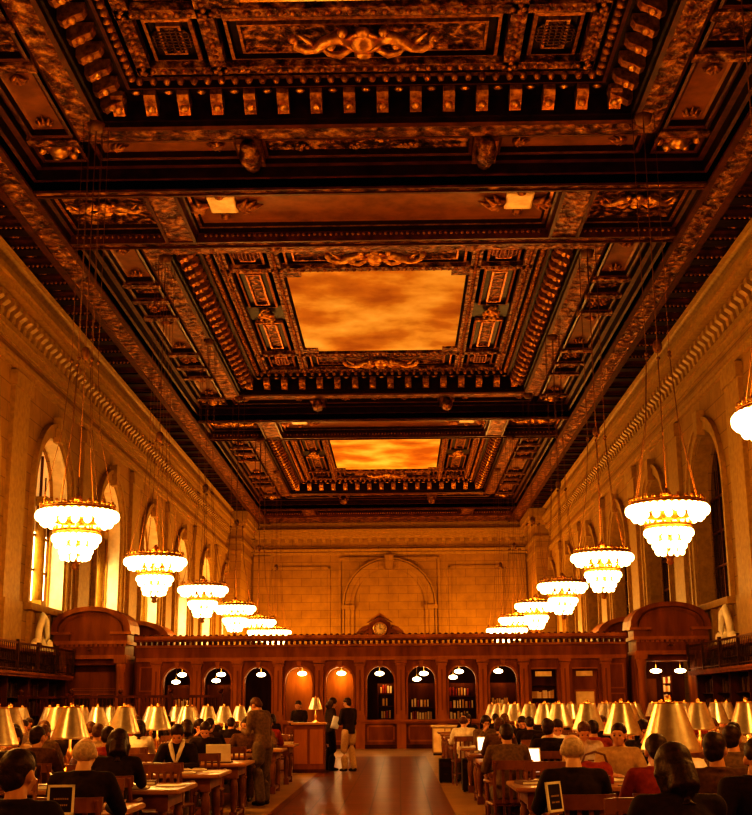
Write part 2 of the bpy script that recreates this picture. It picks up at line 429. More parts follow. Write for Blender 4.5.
# windows
def windows(sgn, side):
    X = C + sgn * (HW + .66)
    for i, wc in enumerate(WINS[2:]):
        g = MB().mat('daylight' if sgn < 0 else 'nightglass')
        g.prism([(wc - 2.2, 5.0), (wc + 2.2, 5.0), (wc + 2.2, 7.75), (wc - 2.2, 7.75)], X, X + sgn * .04, 'x')
        g.mat('shaded_glass' if sgn < 0 else 'nightglass')  # upper panes on the left: dimmer daylight, shade put into their glow
        pts = [(wc - 2.2, 7.75)] + [(wc - 2.2 * math.cos(PI * k / 12), 8.85 + 2.2 * math.sin(PI * k / 12)) for k in range(13)] + [(wc + 2.2, 7.75)]
        g.prism(pts[::-1], X, X + sgn * .04, 'x')
        o = g.build('window_%d' % (i * 2 + (1 if sgn < 0 else 2)))
        tag(o, kind='structure')
        b = MB().mat('bronze')
        x0, x1 = X - sgn * .1, X - sgn * .02
        for u in (-1.9, -.65, .65, 1.9): b.box(x0, x1, wc + u - .05, wc + u + .05, 5.05, 10.6 if abs(u) < 1 else 8.85)
        for z in (5.1, 6.35, 7.6, 8.85): b.box(x0, x1, wc - 1.95, wc + 1.95, z - .04, z + .04)
        for u in (-1.28, 0, 1.28): b.box(x0 + sgn * .03, x1, wc + u - .015, wc + u + .015, 5.05, 9.9)
        b.build('window_frame', None, o)
        rv = MB().mat('pale_stone' if sgn < 0 else 'stone_trim')  # left reveals get paler stone, daylight glare put into the colour
        rv.archband(lambda u, z, d: (C + sgn * (HW + d), u, z), wc, 2.2, 2.26, 8.85, 4.96, .02, .6)
        rv.box(C + sgn * (HW + .02), C + sgn * (HW + .6), wc - 2.2, wc + 2.2, 4.9, 4.97); rv.build('window_reveal', None, o)
        if sgn < 0:
            b = MB().mat('stone_trim'); b.tube([(X - sgn * .22, wc + .35, 5.0), (X - sgn * .22, wc + .35, 8.9)], .2, 12); b.box(X - sgn * .46, X, wc + .05, wc + .65, 8.7, 9.0); b.box(X - sgn * .46, X, wc + .05, wc + .65, 5.0, 5.25); b.build('stone_mullion', None, o)
windows(-1, 'left'); windows(1, 'right')

# far wall
def far_wall():
    w = MB().mat('stone_far'); w.box(C - HW - 1, C + HW + 1, YF, YF + .3, 0, ZC + 2)
    root = tag(w.build('wall_far'), kind='structure')
    t = MB().mat('stone_far')
    mp = lambda u, z, d: (u, YF - d, z)
    t.archband(mp, C, 2.75, 3.05, 9.1, 4.0, 0, .16); t.archband(mp, C, 3.05, 3.45, 9.1, 4.0, 0, .26); t.archband(mp, C, 3.5, 3.62, 9.1, 4.0, 0, .38)
    t.prism([(C - .25, 11.75), (C + .25, 11.75), (C + .38, 12.9), (C - .38, 12.9)], YF, YF - .5, 'y')
    t.box(C - 3.75, C + 3.75, YF, YF - .18, 12.55, 12.75)
    for s in (-1, 1):
        t.box(C + s * 3.75, C + s * 3.95, YF, YF - .14, 2, 12.7)
        t.box(C + s * 2.7, C + s * 3.7, YF, YF - .42, 8.75, 9.05)
        t.box(C + s * 9.3, C + s * 10.6, YF, YF - .2, 2, 12.9)
        t.frame_v = None
        # blind panels either side of the arch
        for a, b in ((4.6, 8.8),):
            t.box(C + s * a, C + s * b, YF, YF - .1, 11.9, 12.05); t.box(C + s * a, C + s * b, YF, YF - .1, 4, 4.15)
            t.box(C + s * a, C + s * (a + .15), YF, YF - .1, 4, 12); t.box(C + s * b, C + s * (b - .15), YF, YF - .1, 4, 12)
    t.build('blind_arch', None, root)
    c = MB().mat('stone_trim')
    for d, z0, z1 in ((.12, 12.95, 13.15), (.25, 13.2, 13.4), (.45, 14.2, 14.4), (.8, 14.4, 14.65), (1.0, 14.65, 14.85), (.5, 14.85, ZC)):
        c.box(C - HW, C + HW, YF, YF - d, z0, z1)
    x = C - 11
    while x < C + 11:
        c.box(x, x + .3, YF, YF - .3, 13.95, 14.2); x += .72
    c.build('cornice', None, root)
    for s, nm in ((-1, 'trim_1'), (1, 'trim_2')):
        p = MB().mat('stone_side')
        p.box(C + s * (HW + .1), C + s * 10.75, 91.0, YF, 0, 14.3)
        p.mat('stone_trim')
        for d, z0, z1 in ((.08, 12.3, 12.6), (.15, 13.2, 13.45), (.3, 14.2, 14.5), (.45, 14.5, 14.8), (.55, 14.8, ZC)):
            p.box(C + s * (HW + .1), C + s * (10.75 - d), 91.0 - d, YF, z0, z1)
        tag(p.build(nm), kind='structure')
    b = MB().mat('stone_far'); b.box(C - HW - 1, C + HW + 1, YB - .3, YB, 0, ZC + 2)
    tag(b.build('wall_back'), kind='structure')
far_wall()

# ------------------------------------------------------------------ ceiling
CF = [(19.95, 12.1), (48.6, 12.1), (77.6, 12.1)]
BANDS = [(32.05, 36.5), (60.7, 65.5), (89.7, YF)]
def clump(mb, x, y, z, r, n=7, seed=1, flat=.5):
    rnd = random.Random(seed)
    for i in range(n):
        a = 2 * PI * i / n + rnd.random() * .5; q = r * rnd.uniform(.45, .8)
        mb.ball((x + q * math.cos(a), y + q * math.sin(a), z), r * rnd.uniform(.25, .4), 6, 4, (1, 1, flat * 1.4))
    mb.ball((x, y, z - r * .1), r * .42, 8, 5, (1, 1, .8))
def acanthus(mb, x, y, z, r, ang):
    for k in range(-2, 3):
        a = ang + k * .45; L = r * (1 - abs(k) * .16)
        mb.tube([(x, y, z), (x + math.cos(a) * L * .6, y + math.sin(a) * L * .6, z - r * .14), (x + math.cos(a) * L, y + math.sin(a) * L, z + .02)], [r * .12, r * .16, r * .03], 5)
def cartouche(name, x, y, z, s, parent, turn=0):
    """winged shield in gilt relief"""
    mb = MB().mat('gilt')
    mb.T = Matrix.Translation((x, y, z)) @ Matrix.Rotation(turn, 4, 'Z') @ Matrix.Scale(s, 4)
    mb.ball((0, 0, 0), .42, 12, 6, (1, 1.15, .45)); mb.torus((0, 0, .02), .5, .09, 20, 6)
    for sg in (-1, 1):
        mb.tube([(sg * .45, -.1, 0), (sg * .8, -.5, -.1), (sg * 1.15, -.35, -.14), (sg * 1.45, .1, -.1), (sg * 1.8, .3, -.06), (sg * 2.1, .1, -.02), (sg * 2.05, -.25, 0)],
                [.16, .2, .2, .17, .13, .12, .05], 7)
        mb.tube([(sg * .4, .35, 0), (sg * .75, .6, -.08), (sg * 1.1, .5, -.06), (sg * 1.3, .25, 0)], [.1, .12, .09, .05], 6)
        mb.ball((sg * .62, -.72, -.05), .17, 8, 5); mb.ball((sg * 2.15, -.3, 0), .15, 8, 5); mb.ball((sg * 1.0, .05, -.05), .16, 8, 5)
        mb.tube([(sg * 1.5, .1, 0), (sg * 1.7, -.3, -.05), (sg * 1.95, -.55, 0)], [.1, .09, .03], 6)
    mb.ball((0, -.62, 0), .2, 8, 5, (1.2, 1, .8)); mb.ball((0, .68, 0), .2, 8, 5, (1.6, .8, .8))
    return mb.build(name, None, parent)

def build_ceiling():
    slab = MB().mat('ceil_dark')
    slab.box(C - HW - 1, C + HW + 1, YB, YF + .3, 17.7, 17.9)
    slab.mat('ceil_wood')
    slab.box(C - 9.35, C + 9.35, YB, 7.8, ZC, 17.7)
    root = tag(slab.build('ceiling'), kind='structure')
    # long ribs and cross bands (lowest level)
    r = MB()
    for s in (-1, 1):
        a, b = sorted((C + s * 9.28, C + s * 10.22))
        r.mat('ceil_rib'); r.box(a + .16, b - .16, YB, YF, ZC - .03, 17.6)
        r.mat('ceil_wood'); r.box(a, a + .16, YB, YF, ZC - .09, 17.6); r.box(b - .16, b, YB, YF, ZC - .09, 17.6)
    r.build('long_rib', None, root)
    # side strips with small sunk coffers
    for s in (-1, 1):
        st = MB().mat('ceil_dark')
        a, b = sorted((C + s * 10.22, C + s * (HW + .05)))
        st.box(a, b, YB, YF, ZC + .42, ZC + .6)
        y = 5.0
        k = 0
        while y < YF - 1.4:
            st.mat('ceil_dark'); st.box(a, b, y - .28, y + .28, ZC + .02, ZC + .42)
            st.mat('ceil_wood'); st.rectprof(a + .12, b - .12, y + .28, y + 1.4, [(0, ZC + .08), (.07, ZC + .1), (.07, ZC + .2), (.2, ZC + .26), (.2, ZC + .36)])
            st.mat('gilt_red')
            if y < 70:
                clump(st, (a + b) / 2, y + .84, ZC + .3, .26, 6, k)
                n = 9 if y < 50 else 0
                for i in range(n): st.ball((a + .25 + (b - a - .5) * i / (n - 1), y + 1.32, ZC + .06), .05, 5, 4)
            y += 1.68; k += 1
        st.mat('ceil_wood'); st.box(a, a + .1, YB, YF, ZC, ZC + .42); st.box(b - .12, b, YB, YF, ZC - .02, ZC + .42)
        st.build('side_coffer_strip', None, root)
    # cross bands
    for bi, (y0, y1) in enumerate(BANDS):
        yy1 = min(y1, YF)
        bm_ = MB().mat('ceil_rib')
        xs = [-9.28, -6.15, 6.15, 9.28]
        W = .42
        pys = (y0, yy1) if bi < 2 else (y0, y0 + 4.0)
        if bi == 2:
            bm_.box(C - 9.28, C + 9.28, y0 + 4.0, YF, ZC, ZC + 1); 
        ya, yb = pys
        bm_.box(C - 9.28, C + 9.28, ya, ya + W, ZC, 17.6); bm_.box(C - 9.28, C + 9.28, yb - W, yb, ZC, 17.6)
        for x in (-5.85, 5.85): bm_.box(C + x - .42, C + x + .42, ya + W, yb - W, ZC, ZC + 1)
        bm_.mat('ceil_wood')
        for x in (-5.85, 5.85):
            for q in (-.42, .42): bm_.box(C + x + q - .05, C + x + q + .05, ya + W, yb - W, ZC - .05, ZC + .3)
        for q in (ya + W, yb - W): bm_.box(C - 9.28, C + 9.28, q - .05, q + .05, ZC - .05, ZC + .3)
        for q in (ya, yb): bm_.box(C - 9.28, C + 9.28, q - .04 if q == yb else q - .0, q + .04 if q == ya else q + .0, ZC - .07, ZC + .3)
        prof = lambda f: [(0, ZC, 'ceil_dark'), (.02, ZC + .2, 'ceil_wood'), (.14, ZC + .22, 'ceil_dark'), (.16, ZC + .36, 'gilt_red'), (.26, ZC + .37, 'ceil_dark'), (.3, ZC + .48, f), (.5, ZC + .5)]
        bm_.rectprof(C - 5.43, C + 5.43, ya + W, yb - W, prof('ceil_field'))
        for s in (-1, 1):
            a, b = sorted((C + s * 6.27, C + s * 9.28))
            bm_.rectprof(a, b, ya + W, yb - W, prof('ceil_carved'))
        ym = (ya + yb) / 2
        bm_.mat('gilt_red')
        n = 62
        for i in range(n):
            bm_.ball((C - 5.1 + 10.2 * i / (n - 1), yb - W - .12, ZC + .14), .055, 5, 4)
        for s in (-1, 1):
            for i in range(15): bm_.ball((C + s * (6.5 + 2.55 * i / 14), yb - W - .12, ZC + .14), .055, 5, 4)
            bm_.mat('plaque'); bm_.rectprof(C + s * 4.35 - .4, C + s * 4.35 + .4, ym - .55, ym + .55, [(0, ZC + .52), (0, ZC + .42), (.06, ZC + .38)])
            bm_.mat('gilt_red')
            for d in (-1, 1): acanthus(bm_, C + s * 4.35 + d * .45, ym, ZC + .42, .75, 0 if d > 0 else PI)
            for d in (-1, 1): bm_.ball((C + s * 4.35, ym + d * .75, ZC + .42), .16, 6, 4)
        bm_.build('cross_band', None, root)
        for s in (-1, 1):
            if bi < 2: cartouche('cartouche', C + s * 7.8, ym, ZC + .36, .5, root)
    # big coffers
    for ci, (yc, hy) in enumerate(CF):
        x0, x1, y0, y1 = C - 9.28, C + 9.28, yc - hy, yc + hy
        cf = MB()
        cf.rectprof(x0, x1, y0, y1, [  # recess side faces near black, their shadow put into the colour
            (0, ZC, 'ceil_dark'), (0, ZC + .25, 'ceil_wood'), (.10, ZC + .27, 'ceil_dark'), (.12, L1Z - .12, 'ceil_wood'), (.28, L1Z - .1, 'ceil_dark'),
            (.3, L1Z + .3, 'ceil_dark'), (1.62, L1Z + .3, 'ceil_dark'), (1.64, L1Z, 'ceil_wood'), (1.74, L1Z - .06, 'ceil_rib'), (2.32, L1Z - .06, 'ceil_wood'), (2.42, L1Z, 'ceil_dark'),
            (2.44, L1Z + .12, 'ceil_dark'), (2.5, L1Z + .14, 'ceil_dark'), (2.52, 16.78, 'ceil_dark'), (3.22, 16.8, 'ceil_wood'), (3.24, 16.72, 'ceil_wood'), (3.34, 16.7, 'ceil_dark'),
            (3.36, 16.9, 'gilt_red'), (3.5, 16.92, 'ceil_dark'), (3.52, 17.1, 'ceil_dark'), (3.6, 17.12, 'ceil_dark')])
        # egg and dart + modillions
        def march(side, inset, step, fn):
            """call fn(x, y, direction) along each side at the given inset"""
            L = (x1 - x0 - 2 * inset) if side in 'NS' else (y1 - y0 - 2 * inset)
            n = max(1, int(round(L / step)))
            for i in range(n):
                t = (i + .5) / n * L
                if side == 'N': fn(x0 + inset + t, y1 - inset, 0)
                if side == 'S': fn(x0 + inset + t, y0 + inset, 2)
                if side == 'W': fn(x0 + inset, y0 + inset + t, 1)
                if side == 'E': fn(x1 - inset, y0 + inset + t, 3)
        def oriented(x, y, d): return Matrix.Translation((x, y, 0)) @ Matrix.Rotation(d * PI / 2, 4, 'Z')
        def modillion(x, y, d):
            cf.T = oriented(x, y, d)
            cf.mat('gilt_red'); cf.prism([(-.02, 16.35), (-.14, 16.28), (-.3, 16.4), (-.55, 16.5), (-.62, 16.62), (-.62, 16.76), (0, 16.76)], -.15, .15, 'x')
            cf.mat('gilt'); cf.ball((0, -.3, 16.42), .13, 6, 4); cf.T = None
        # prism uses (u,w) with ax x => y=u, z=w
        def egg(x, y, d):
            cf.T = oriented(x, y, d); cf.mat('gilt_red'); cf.ball((0, 0, 16.86), .13, 6, 4, (.8, 1, 1)); cf.T = None
        def soffit(x, y, d):
            cf.T = oriented(x, y, d); cf.mat('gilt'); cf.ball((0, 0, 16.76), .1, 6, 4, (1.3, 1, .6)); cf.T = None
        sides = 'NEW' if ci == 0 else 'NEWS'
        for sd in sides:
            march(sd, 2.52, .84, modillion)
            march(sd, 3.42, .34, egg)
        for sd in 'N' if ci == 0 else 'EWN': march(sd, 3.0, .84, soffit)
        # level-one ring : cross bars and sunk panels
        ya, yb = y0 + .3, y1 - .3
        rx0, rx1 = x0 + .3, x1 - .3
        def ringpanel(a, b, c, d, style, seed):
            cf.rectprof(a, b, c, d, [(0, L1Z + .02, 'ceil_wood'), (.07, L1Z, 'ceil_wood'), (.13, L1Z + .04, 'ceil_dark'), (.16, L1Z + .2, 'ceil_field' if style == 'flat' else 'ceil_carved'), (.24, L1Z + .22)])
            cf.mat('gilt_red')
            cx, cy = (a + b) / 2, (c + d) / 2
            if style == 'rosette': clump(cf, cx, cy, L1Z + .14, .42, 9, seed)
            if style == 'scroll':
                lx, ly = (b - a), (d - c)
                k = 6
                for i in range(k):
                    t = (i + .5) / k
                    px, py = (a + lx * (.12 + .76 * t), cy + .18 * (-1) ** i) if lx > ly else (cx + .18 * (-1) ** i, c + ly * (.12 + .76 * t))
                    clump(cf, px, py, L1Z + .16, .22, 5, seed + i)
            if style == 'flat':
                ax = (d - c) > (b - a)
                for e in (-1, 1):
                    px, py = (cx, cy + e * (d - c) * .36) if ax else (cx + e * (b - a) * .38, cy)
                    acanthus(cf, px, py, L1Z + .16, .45, (-PI / 2 if e > 0 else PI / 2) if ax else (PI if e > 0 else 0))
        Wd = 1.3
        cf.mat('ceil_wood')
        # corners
        for cx_ in (rx0, rx1 - Wd):
            for cy_ in (ya, yb - Wd):
                ringpanel(cx_, cx_ + Wd, cy_, cy_ + Wd, 'rosette', int(cx_ * 7 + cy_))
                cf.mat('gilt'); cf.ball((cx_ + Wd / 2, cy_ + Wd / 2, L1Z + .06), .28, 10, 6, (1, 1, .8))
                for q in range(6): cf.ball((cx_ + Wd / 2 + .5 * math.cos(q), cy_ + Wd / 2 + .5 * math.sin(q), L1Z + .12), .14, 6, 4)
        # along the long sides
        ys = [ya + Wd, ya + 5.3, ya + 7.1, yc - 2.6, yc + 2.6, yb - 7.1, yb - 5.3, yb - Wd]
        styles = ['flat', 'plain', 'scroll', 'flat', 'scroll', 'plain', 'flat']
        for cx_ in (rx0, rx1 - Wd):
            for k in range(7):
                ringpanel(cx_ + .05, cx_ + Wd - .05, ys[k] + .2, ys[k + 1] - .2, styles[k], k * 3 + ci)
                cf.mat('ceil_rib'); cf.box(cx_ - .02, cx_ + Wd + .02, ys[k] - .2, ys[k] + .2, L1Z - .05, L1Z + .3)
            cf.mat('ceil_rib'); cf.box(cx_ - .02, cx_ + Wd + .02, ys[7] - .2, ys[7] + .2, L1Z - .05, L1Z + .3)
        xs = [rx0 + Wd, C - 3.15, C + 3.15, rx1 - Wd]
        for cy_ in (ya, yb - Wd):
            for k in range(3):
                ringpanel(xs[k] + .3, xs[k + 1] - .3, cy_ + .05, cy_ + Wd - .05, ['flat', 'scroll', 'flat'][k], k * 5 + ci)
            for x in (xs[1], xs[2]):
                # bracket consoles that cross the ring
                cf.mat('gilt_red'); cf.box(x - .32, x + .32, cy_ - .02, cy_ + Wd + .1, L1Z - .16, L1Z + .3)
                cf.mat('ceil_rib'); cf.tube([(x, cy_ - .1, L1Z - .2), (x, cy_ + .4, L1Z - .32), (x, cy_ + Wd, L1Z - .18)], [.2, .3, .2], 8)
                cf.mat('gilt')
                for q in range(5): cf.ball((x, cy_ + .1 + q * .28, L1Z - .34 + abs(q - 2) * .03), .1, 6, 4)
        cfo = cf.build('coffer', None, root)
        # inner field : ribs, mural, side panels
        f = MB()
        ix0, ix1, iy0, iy1 = x0 + 3.6, x1 - 3.6, y0 + 3.6, y1 - 3.6
        my = 5.35
        ZB = 16.9
        def rib(a, b, c, d):
            f.mat('ceil_rib'); f.box(a, b, c, d, ZB, 17.3)
            f.mat('gilt_red')
            if b - a > d - c:
                n = int((b - a) / .26)
                for i in range(n): f.ball((a + (i + .5) * (b - a) / n, (c + d) / 2, ZB), .085, 5, 4)
            else:
                n = int((d - c) / .26)
                for i in range(n): f.ball(((a + b) / 2, c + (i + .5) * (d - c) / n, ZB), .085, 5, 4)
        for s in (-1, 1):
            a, b = sorted((C + s * 3.42, C + s * 3.8)); rib(a, b, iy0, iy1)
            a, b = sorted((C + s * 5.3, C + s * 5.66)); rib(a, b, iy0, iy1)
            c, d = sorted((yc + s * (my + .12), yc + s * (my + .5))); rib(ix0, ix1, c, d)
            c, d = sorted((yc + s * 8.1, yc + s * 8.46)); rib(ix0, ix1, c, d)
        def panel(a, b, c, d, fld, g=.12):
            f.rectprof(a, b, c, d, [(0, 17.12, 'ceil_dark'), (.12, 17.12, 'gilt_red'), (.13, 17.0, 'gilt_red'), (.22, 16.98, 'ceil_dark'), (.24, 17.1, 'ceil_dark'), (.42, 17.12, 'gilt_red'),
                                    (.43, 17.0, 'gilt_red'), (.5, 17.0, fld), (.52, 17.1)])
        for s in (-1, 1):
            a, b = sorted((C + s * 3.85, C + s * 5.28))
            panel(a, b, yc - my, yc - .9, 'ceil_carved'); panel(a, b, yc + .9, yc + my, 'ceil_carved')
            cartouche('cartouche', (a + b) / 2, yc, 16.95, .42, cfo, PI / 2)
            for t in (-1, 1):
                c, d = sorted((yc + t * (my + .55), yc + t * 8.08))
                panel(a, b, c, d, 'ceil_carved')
                # pierced round grille of the corner panel
                g = MB().mat('bronze'); g.lathe([(.52, 0), (.52, -.06), (.0, -.06)], ((a + b) / 2, (c + d) / 2, 17.08), 20)
                for q in range(-3, 4):
                    h = math.sqrt(.5 ** 2 - (q * .14) ** 2)
                    g.box((a + b) / 2 - h, (a + b) / 2 + h, (c + d) / 2 + q * .14 - .015, (c + d) / 2 + q * .14 + .015, 16.98, 17.03)
                    g.box((a + b) / 2 + q * .14 - .015, (a + b) / 2 + q * .14 + .015, (c + d) / 2 - h, (c + d) / 2 + h, 16.98, 17.03)
                g.build('grille', None, cfo)
        for t in (-1, 1):
            c, d = sorted((yc + t * (my + .55), yc + t * 8.08))
            panel(C - 3.38, C + 3.38, c, d, 'ceil_carved')
            cartouche('cartouche', C, (c + d) / 2, 16.86, .78 if ci < 2 else .6, cfo)
        f.build('coffer_field', None, cfo)
        m = MB().mat('mural')
        nz = .55; X3, Y3 = 3.32, my + .02
        pts = [(-X3, -Y3 + nz), (-X3 + nz, -Y3 + nz), (-X3 + nz, -Y3), (X3 - nz, -Y3), (X3 - nz, -Y3 + nz), (X3, -Y3 + nz),
               (X3, Y3 - nz), (X3 - nz, Y3 - nz), (X3 - nz, Y3), (-X3 + nz, Y3), (-X3 + nz, Y3 - nz), (-X3, Y3 - nz)]
        m.add([(C + a, yc + b, 17.0) for a, b in pts], [tuple(range(12))])
        mo = m.build('mural', None, cfo)
        mo['label'] = 'glowing orange painted clouds'
        e = MB().mat('ceil_carved')
        for a in (-1, 1):
            for b in (-1, 1): e.box(C + a * (X3 + .12), C + a * (X3 - nz), yc + b * (Y3 + .12), yc + b * (Y3 - nz), 16.93, 17.1)
        e.build('mural_corner_block', None, cfo)
build_ceiling()

# ------------------------------------------------------------------ chandeliers
def make_chandelier():
    root = empty('chandelier')
    f = MB().mat('brass')
    tiers = [(.82, 0), (.47, -.5), (.31, -.78)]
    for R, z in tiers:
        f.torus((0, 0, z + .10), R, .045, 36, 6); f.torus((0, 0, z + .17), R - .05, .03, 36, 6)
        f.lathe_open([(R - .05, z + .16), (R * .9, z - .02), (R * .62, z - .16)], (0, 0, 0), 36)
    f.lathe([(.03, -1.22), (.09, -1.18), (.06, -1.1), (.16, -1.02), (.2, -.95), (.05, -.9), (.05, .3), (.12, .34), (.08, .42), (.02, .5)], (0, 0, 0), 14)
    for k in range(8):
        a = 2 * PI * k / 8; c, s = math.cos(a), math.sin(a)
        f.tube([(.04 * c, .04 * s, .34), (.3 * c, .3 * s, .28), (.6 * c, .6 * s, .2), (.8 * c, .8 * s, .14)], .014, 6)
        f.tube([(.04 * c, .04 * s, -.3), (.3 * c, .3 * s, -.3), (.54 * c, .54 * s, -.42)], .02, 6)
    f.build('frame', None, root)
    g = MB().mat('gilt'); g.torus((0, 0, .16), .81, .03, 36, 6); g.torus((0, 0, -.34), .5, .025, 30, 6); g.tube([(0, 0, -.34), (0, 0, .2)], .03, 6)
    for a in range(4): g.tube([(.81 * math.cos(a * PI / 2), .81 * math.sin(a * PI / 2), .16), (0, 0, .18)], .012, 5); g.tube([(.5 * math.cos(a * PI / 2), .5 * math.sin(a * PI / 2), -.34), (0, 0, -.32)], .012, 5)
    for k in range(28):
        a = 2 * PI * k / 28; c, s = math.cos(a), math.sin(a)
        g.ball((.81 * c, .81 * s, .22), .045, 6, 4, (1, 1, 1.8 if k % 2 else 1))
    for k in range(18):
        a = 2 * PI * k / 18; g.ball((.5 * math.cos(a), .5 * math.sin(a), -.3), .035, 6, 4, (1, 1, 1.6))
    g.build('crown_ornament', None, root)
    for (R, z), n, r in zip(tiers, (34, 24, 16), (.095, .075, .072)):
        b = MB().mat('bulb')
        for k in range(n):
            a = 2 * PI * k / n; b.ball((R * 1.03 * math.cos(a), R * 1.03 * math.sin(a), z - .02), r, 8, 6, (1, 1, 1.25))
        for k in range(max(6, n // 2)):
            a = 2 * PI * k / max(6, n // 2); b.ball((R * .9 * math.cos(a), R * .9 * math.sin(a), z - .15), r * .95, 8, 6, (1, 1, 1.2))
        b.build('bulb_ring', None, root)
    p = MB().mat('bulb')
    for k in range(7): p.ball((.15 * math.cos(k * .9), .15 * math.sin(k * .9), -.98), .06, 7, 5)
    p.build('bulb_cluster', None, root)
    c = MB().mat('cable')
    hub = 3.6
    for k in range(6):
        a = 2 * PI * k / 6 + .2; cc, s = math.cos(a), math.sin(a)
        c.tube([(.8 * cc, .8 * s, .12), (.42 * cc, .42 * s, hub * .55), (.30 * cc, .30 * s, hub)], .008, 5)
        c.tube([(.30 * cc, .30 * s, hub), (.30 * cc, .30 * s, 9.6)], .007, 5)
        c.ball((.30 * cc, .30 * s, hub), .05, 6, 4)
    c.tube([(0, 0, .9), (0, 0, 9.6)], .013, 6)
    c.ball((0, 0, hub + .2), .12, 8, 5, (1, 1, 1.4)); c.lathe([(.16, 9.4), (.22, 9.6)], (0, 0, 0), 10)
    c.build('suspension_cable', None, root)
    return root
CH_Z = 5.72
def place_chandeliers():
    proto = make_chandelier(); reg(proto)
    first = True
    rows = [18.6 + 9.25 * k for k in range(7)]
    for s, side in ((-1, 'left'), (1, 'right')):
        n = 0
        for i, y in enumerate(rows):
            if s < 0 and i == 0: continue
            o = proto if first else copy_tree(proto); first = False
            o.location = (C + s * (6.72 if s > 0 else 6.53), y, CH_Z); o.rotation_euler.z = .1 * i
            tag(o, 'tiered brass chandelier of glowing bulbs, %s from the front in the %s row' % (ORD[n], side), 'chandelier', 'tiered chandeliers hanging in two rows')
            n += 1
    for s in (-1, 1):
        for y in rows + [83.3, 92.0, 9.3, 0.5]:
            if y > 95: continue
            point('chandelier_light', (C + s * 6.72, y, CH_Z - .25), (1750 if y > 12 else 700) * (1.1 if y > 70 else 0.06 if 45 < y < 48 else .8 if 55 < y < 57 else 1), .8, (1, .53, .12))
place_chandeliers()
#END1
# ------------------------------------------------------------------ carved wooden screen across the hall
PY_ = 46.5; PZ = 4.02; SP = 1.485
def add_books(x0, x1, y, z, h, depth, label, group, parent_z=0, cat='book', light=False, gap=.0, ax='x'):
    """a row of upright books, each its own object"""
    x = x0; i = 0
    while x < x1 - .02:
        w_ = random.uniform(.045, .09); hh = h * random.uniform(.72, 1)
        if x + w_ > x1: break
        mt = random.choice(['book_cream', 'book_tan', 'book_cream', 'book_tan', 'book_red'] if light else ['book_brown', 'book_red', 'book_brown', 'book_tan', 'book_green'])
        b = MB()
        b.mat(mt)
        if ax == 'x':
            b.box(0, w_ * .92, 0, depth, 0, hh); b.mat('paper'); b.box(w_ * .12, w_ * .8, .01, depth - .005, hh, hh + .004)
        else:
            b.box(0, depth, 0, w_ * .92, 0, hh); b.mat('paper'); b.box(.01, depth - .005, w_ * .12, w_ * .8, hh, hh + .004)
        o = b.build('book'); o.location = (x, y, z) if ax == 'x' else (y, x, z)
        tag(o, label, cat, group)
        x += w_ + gap; i += 1
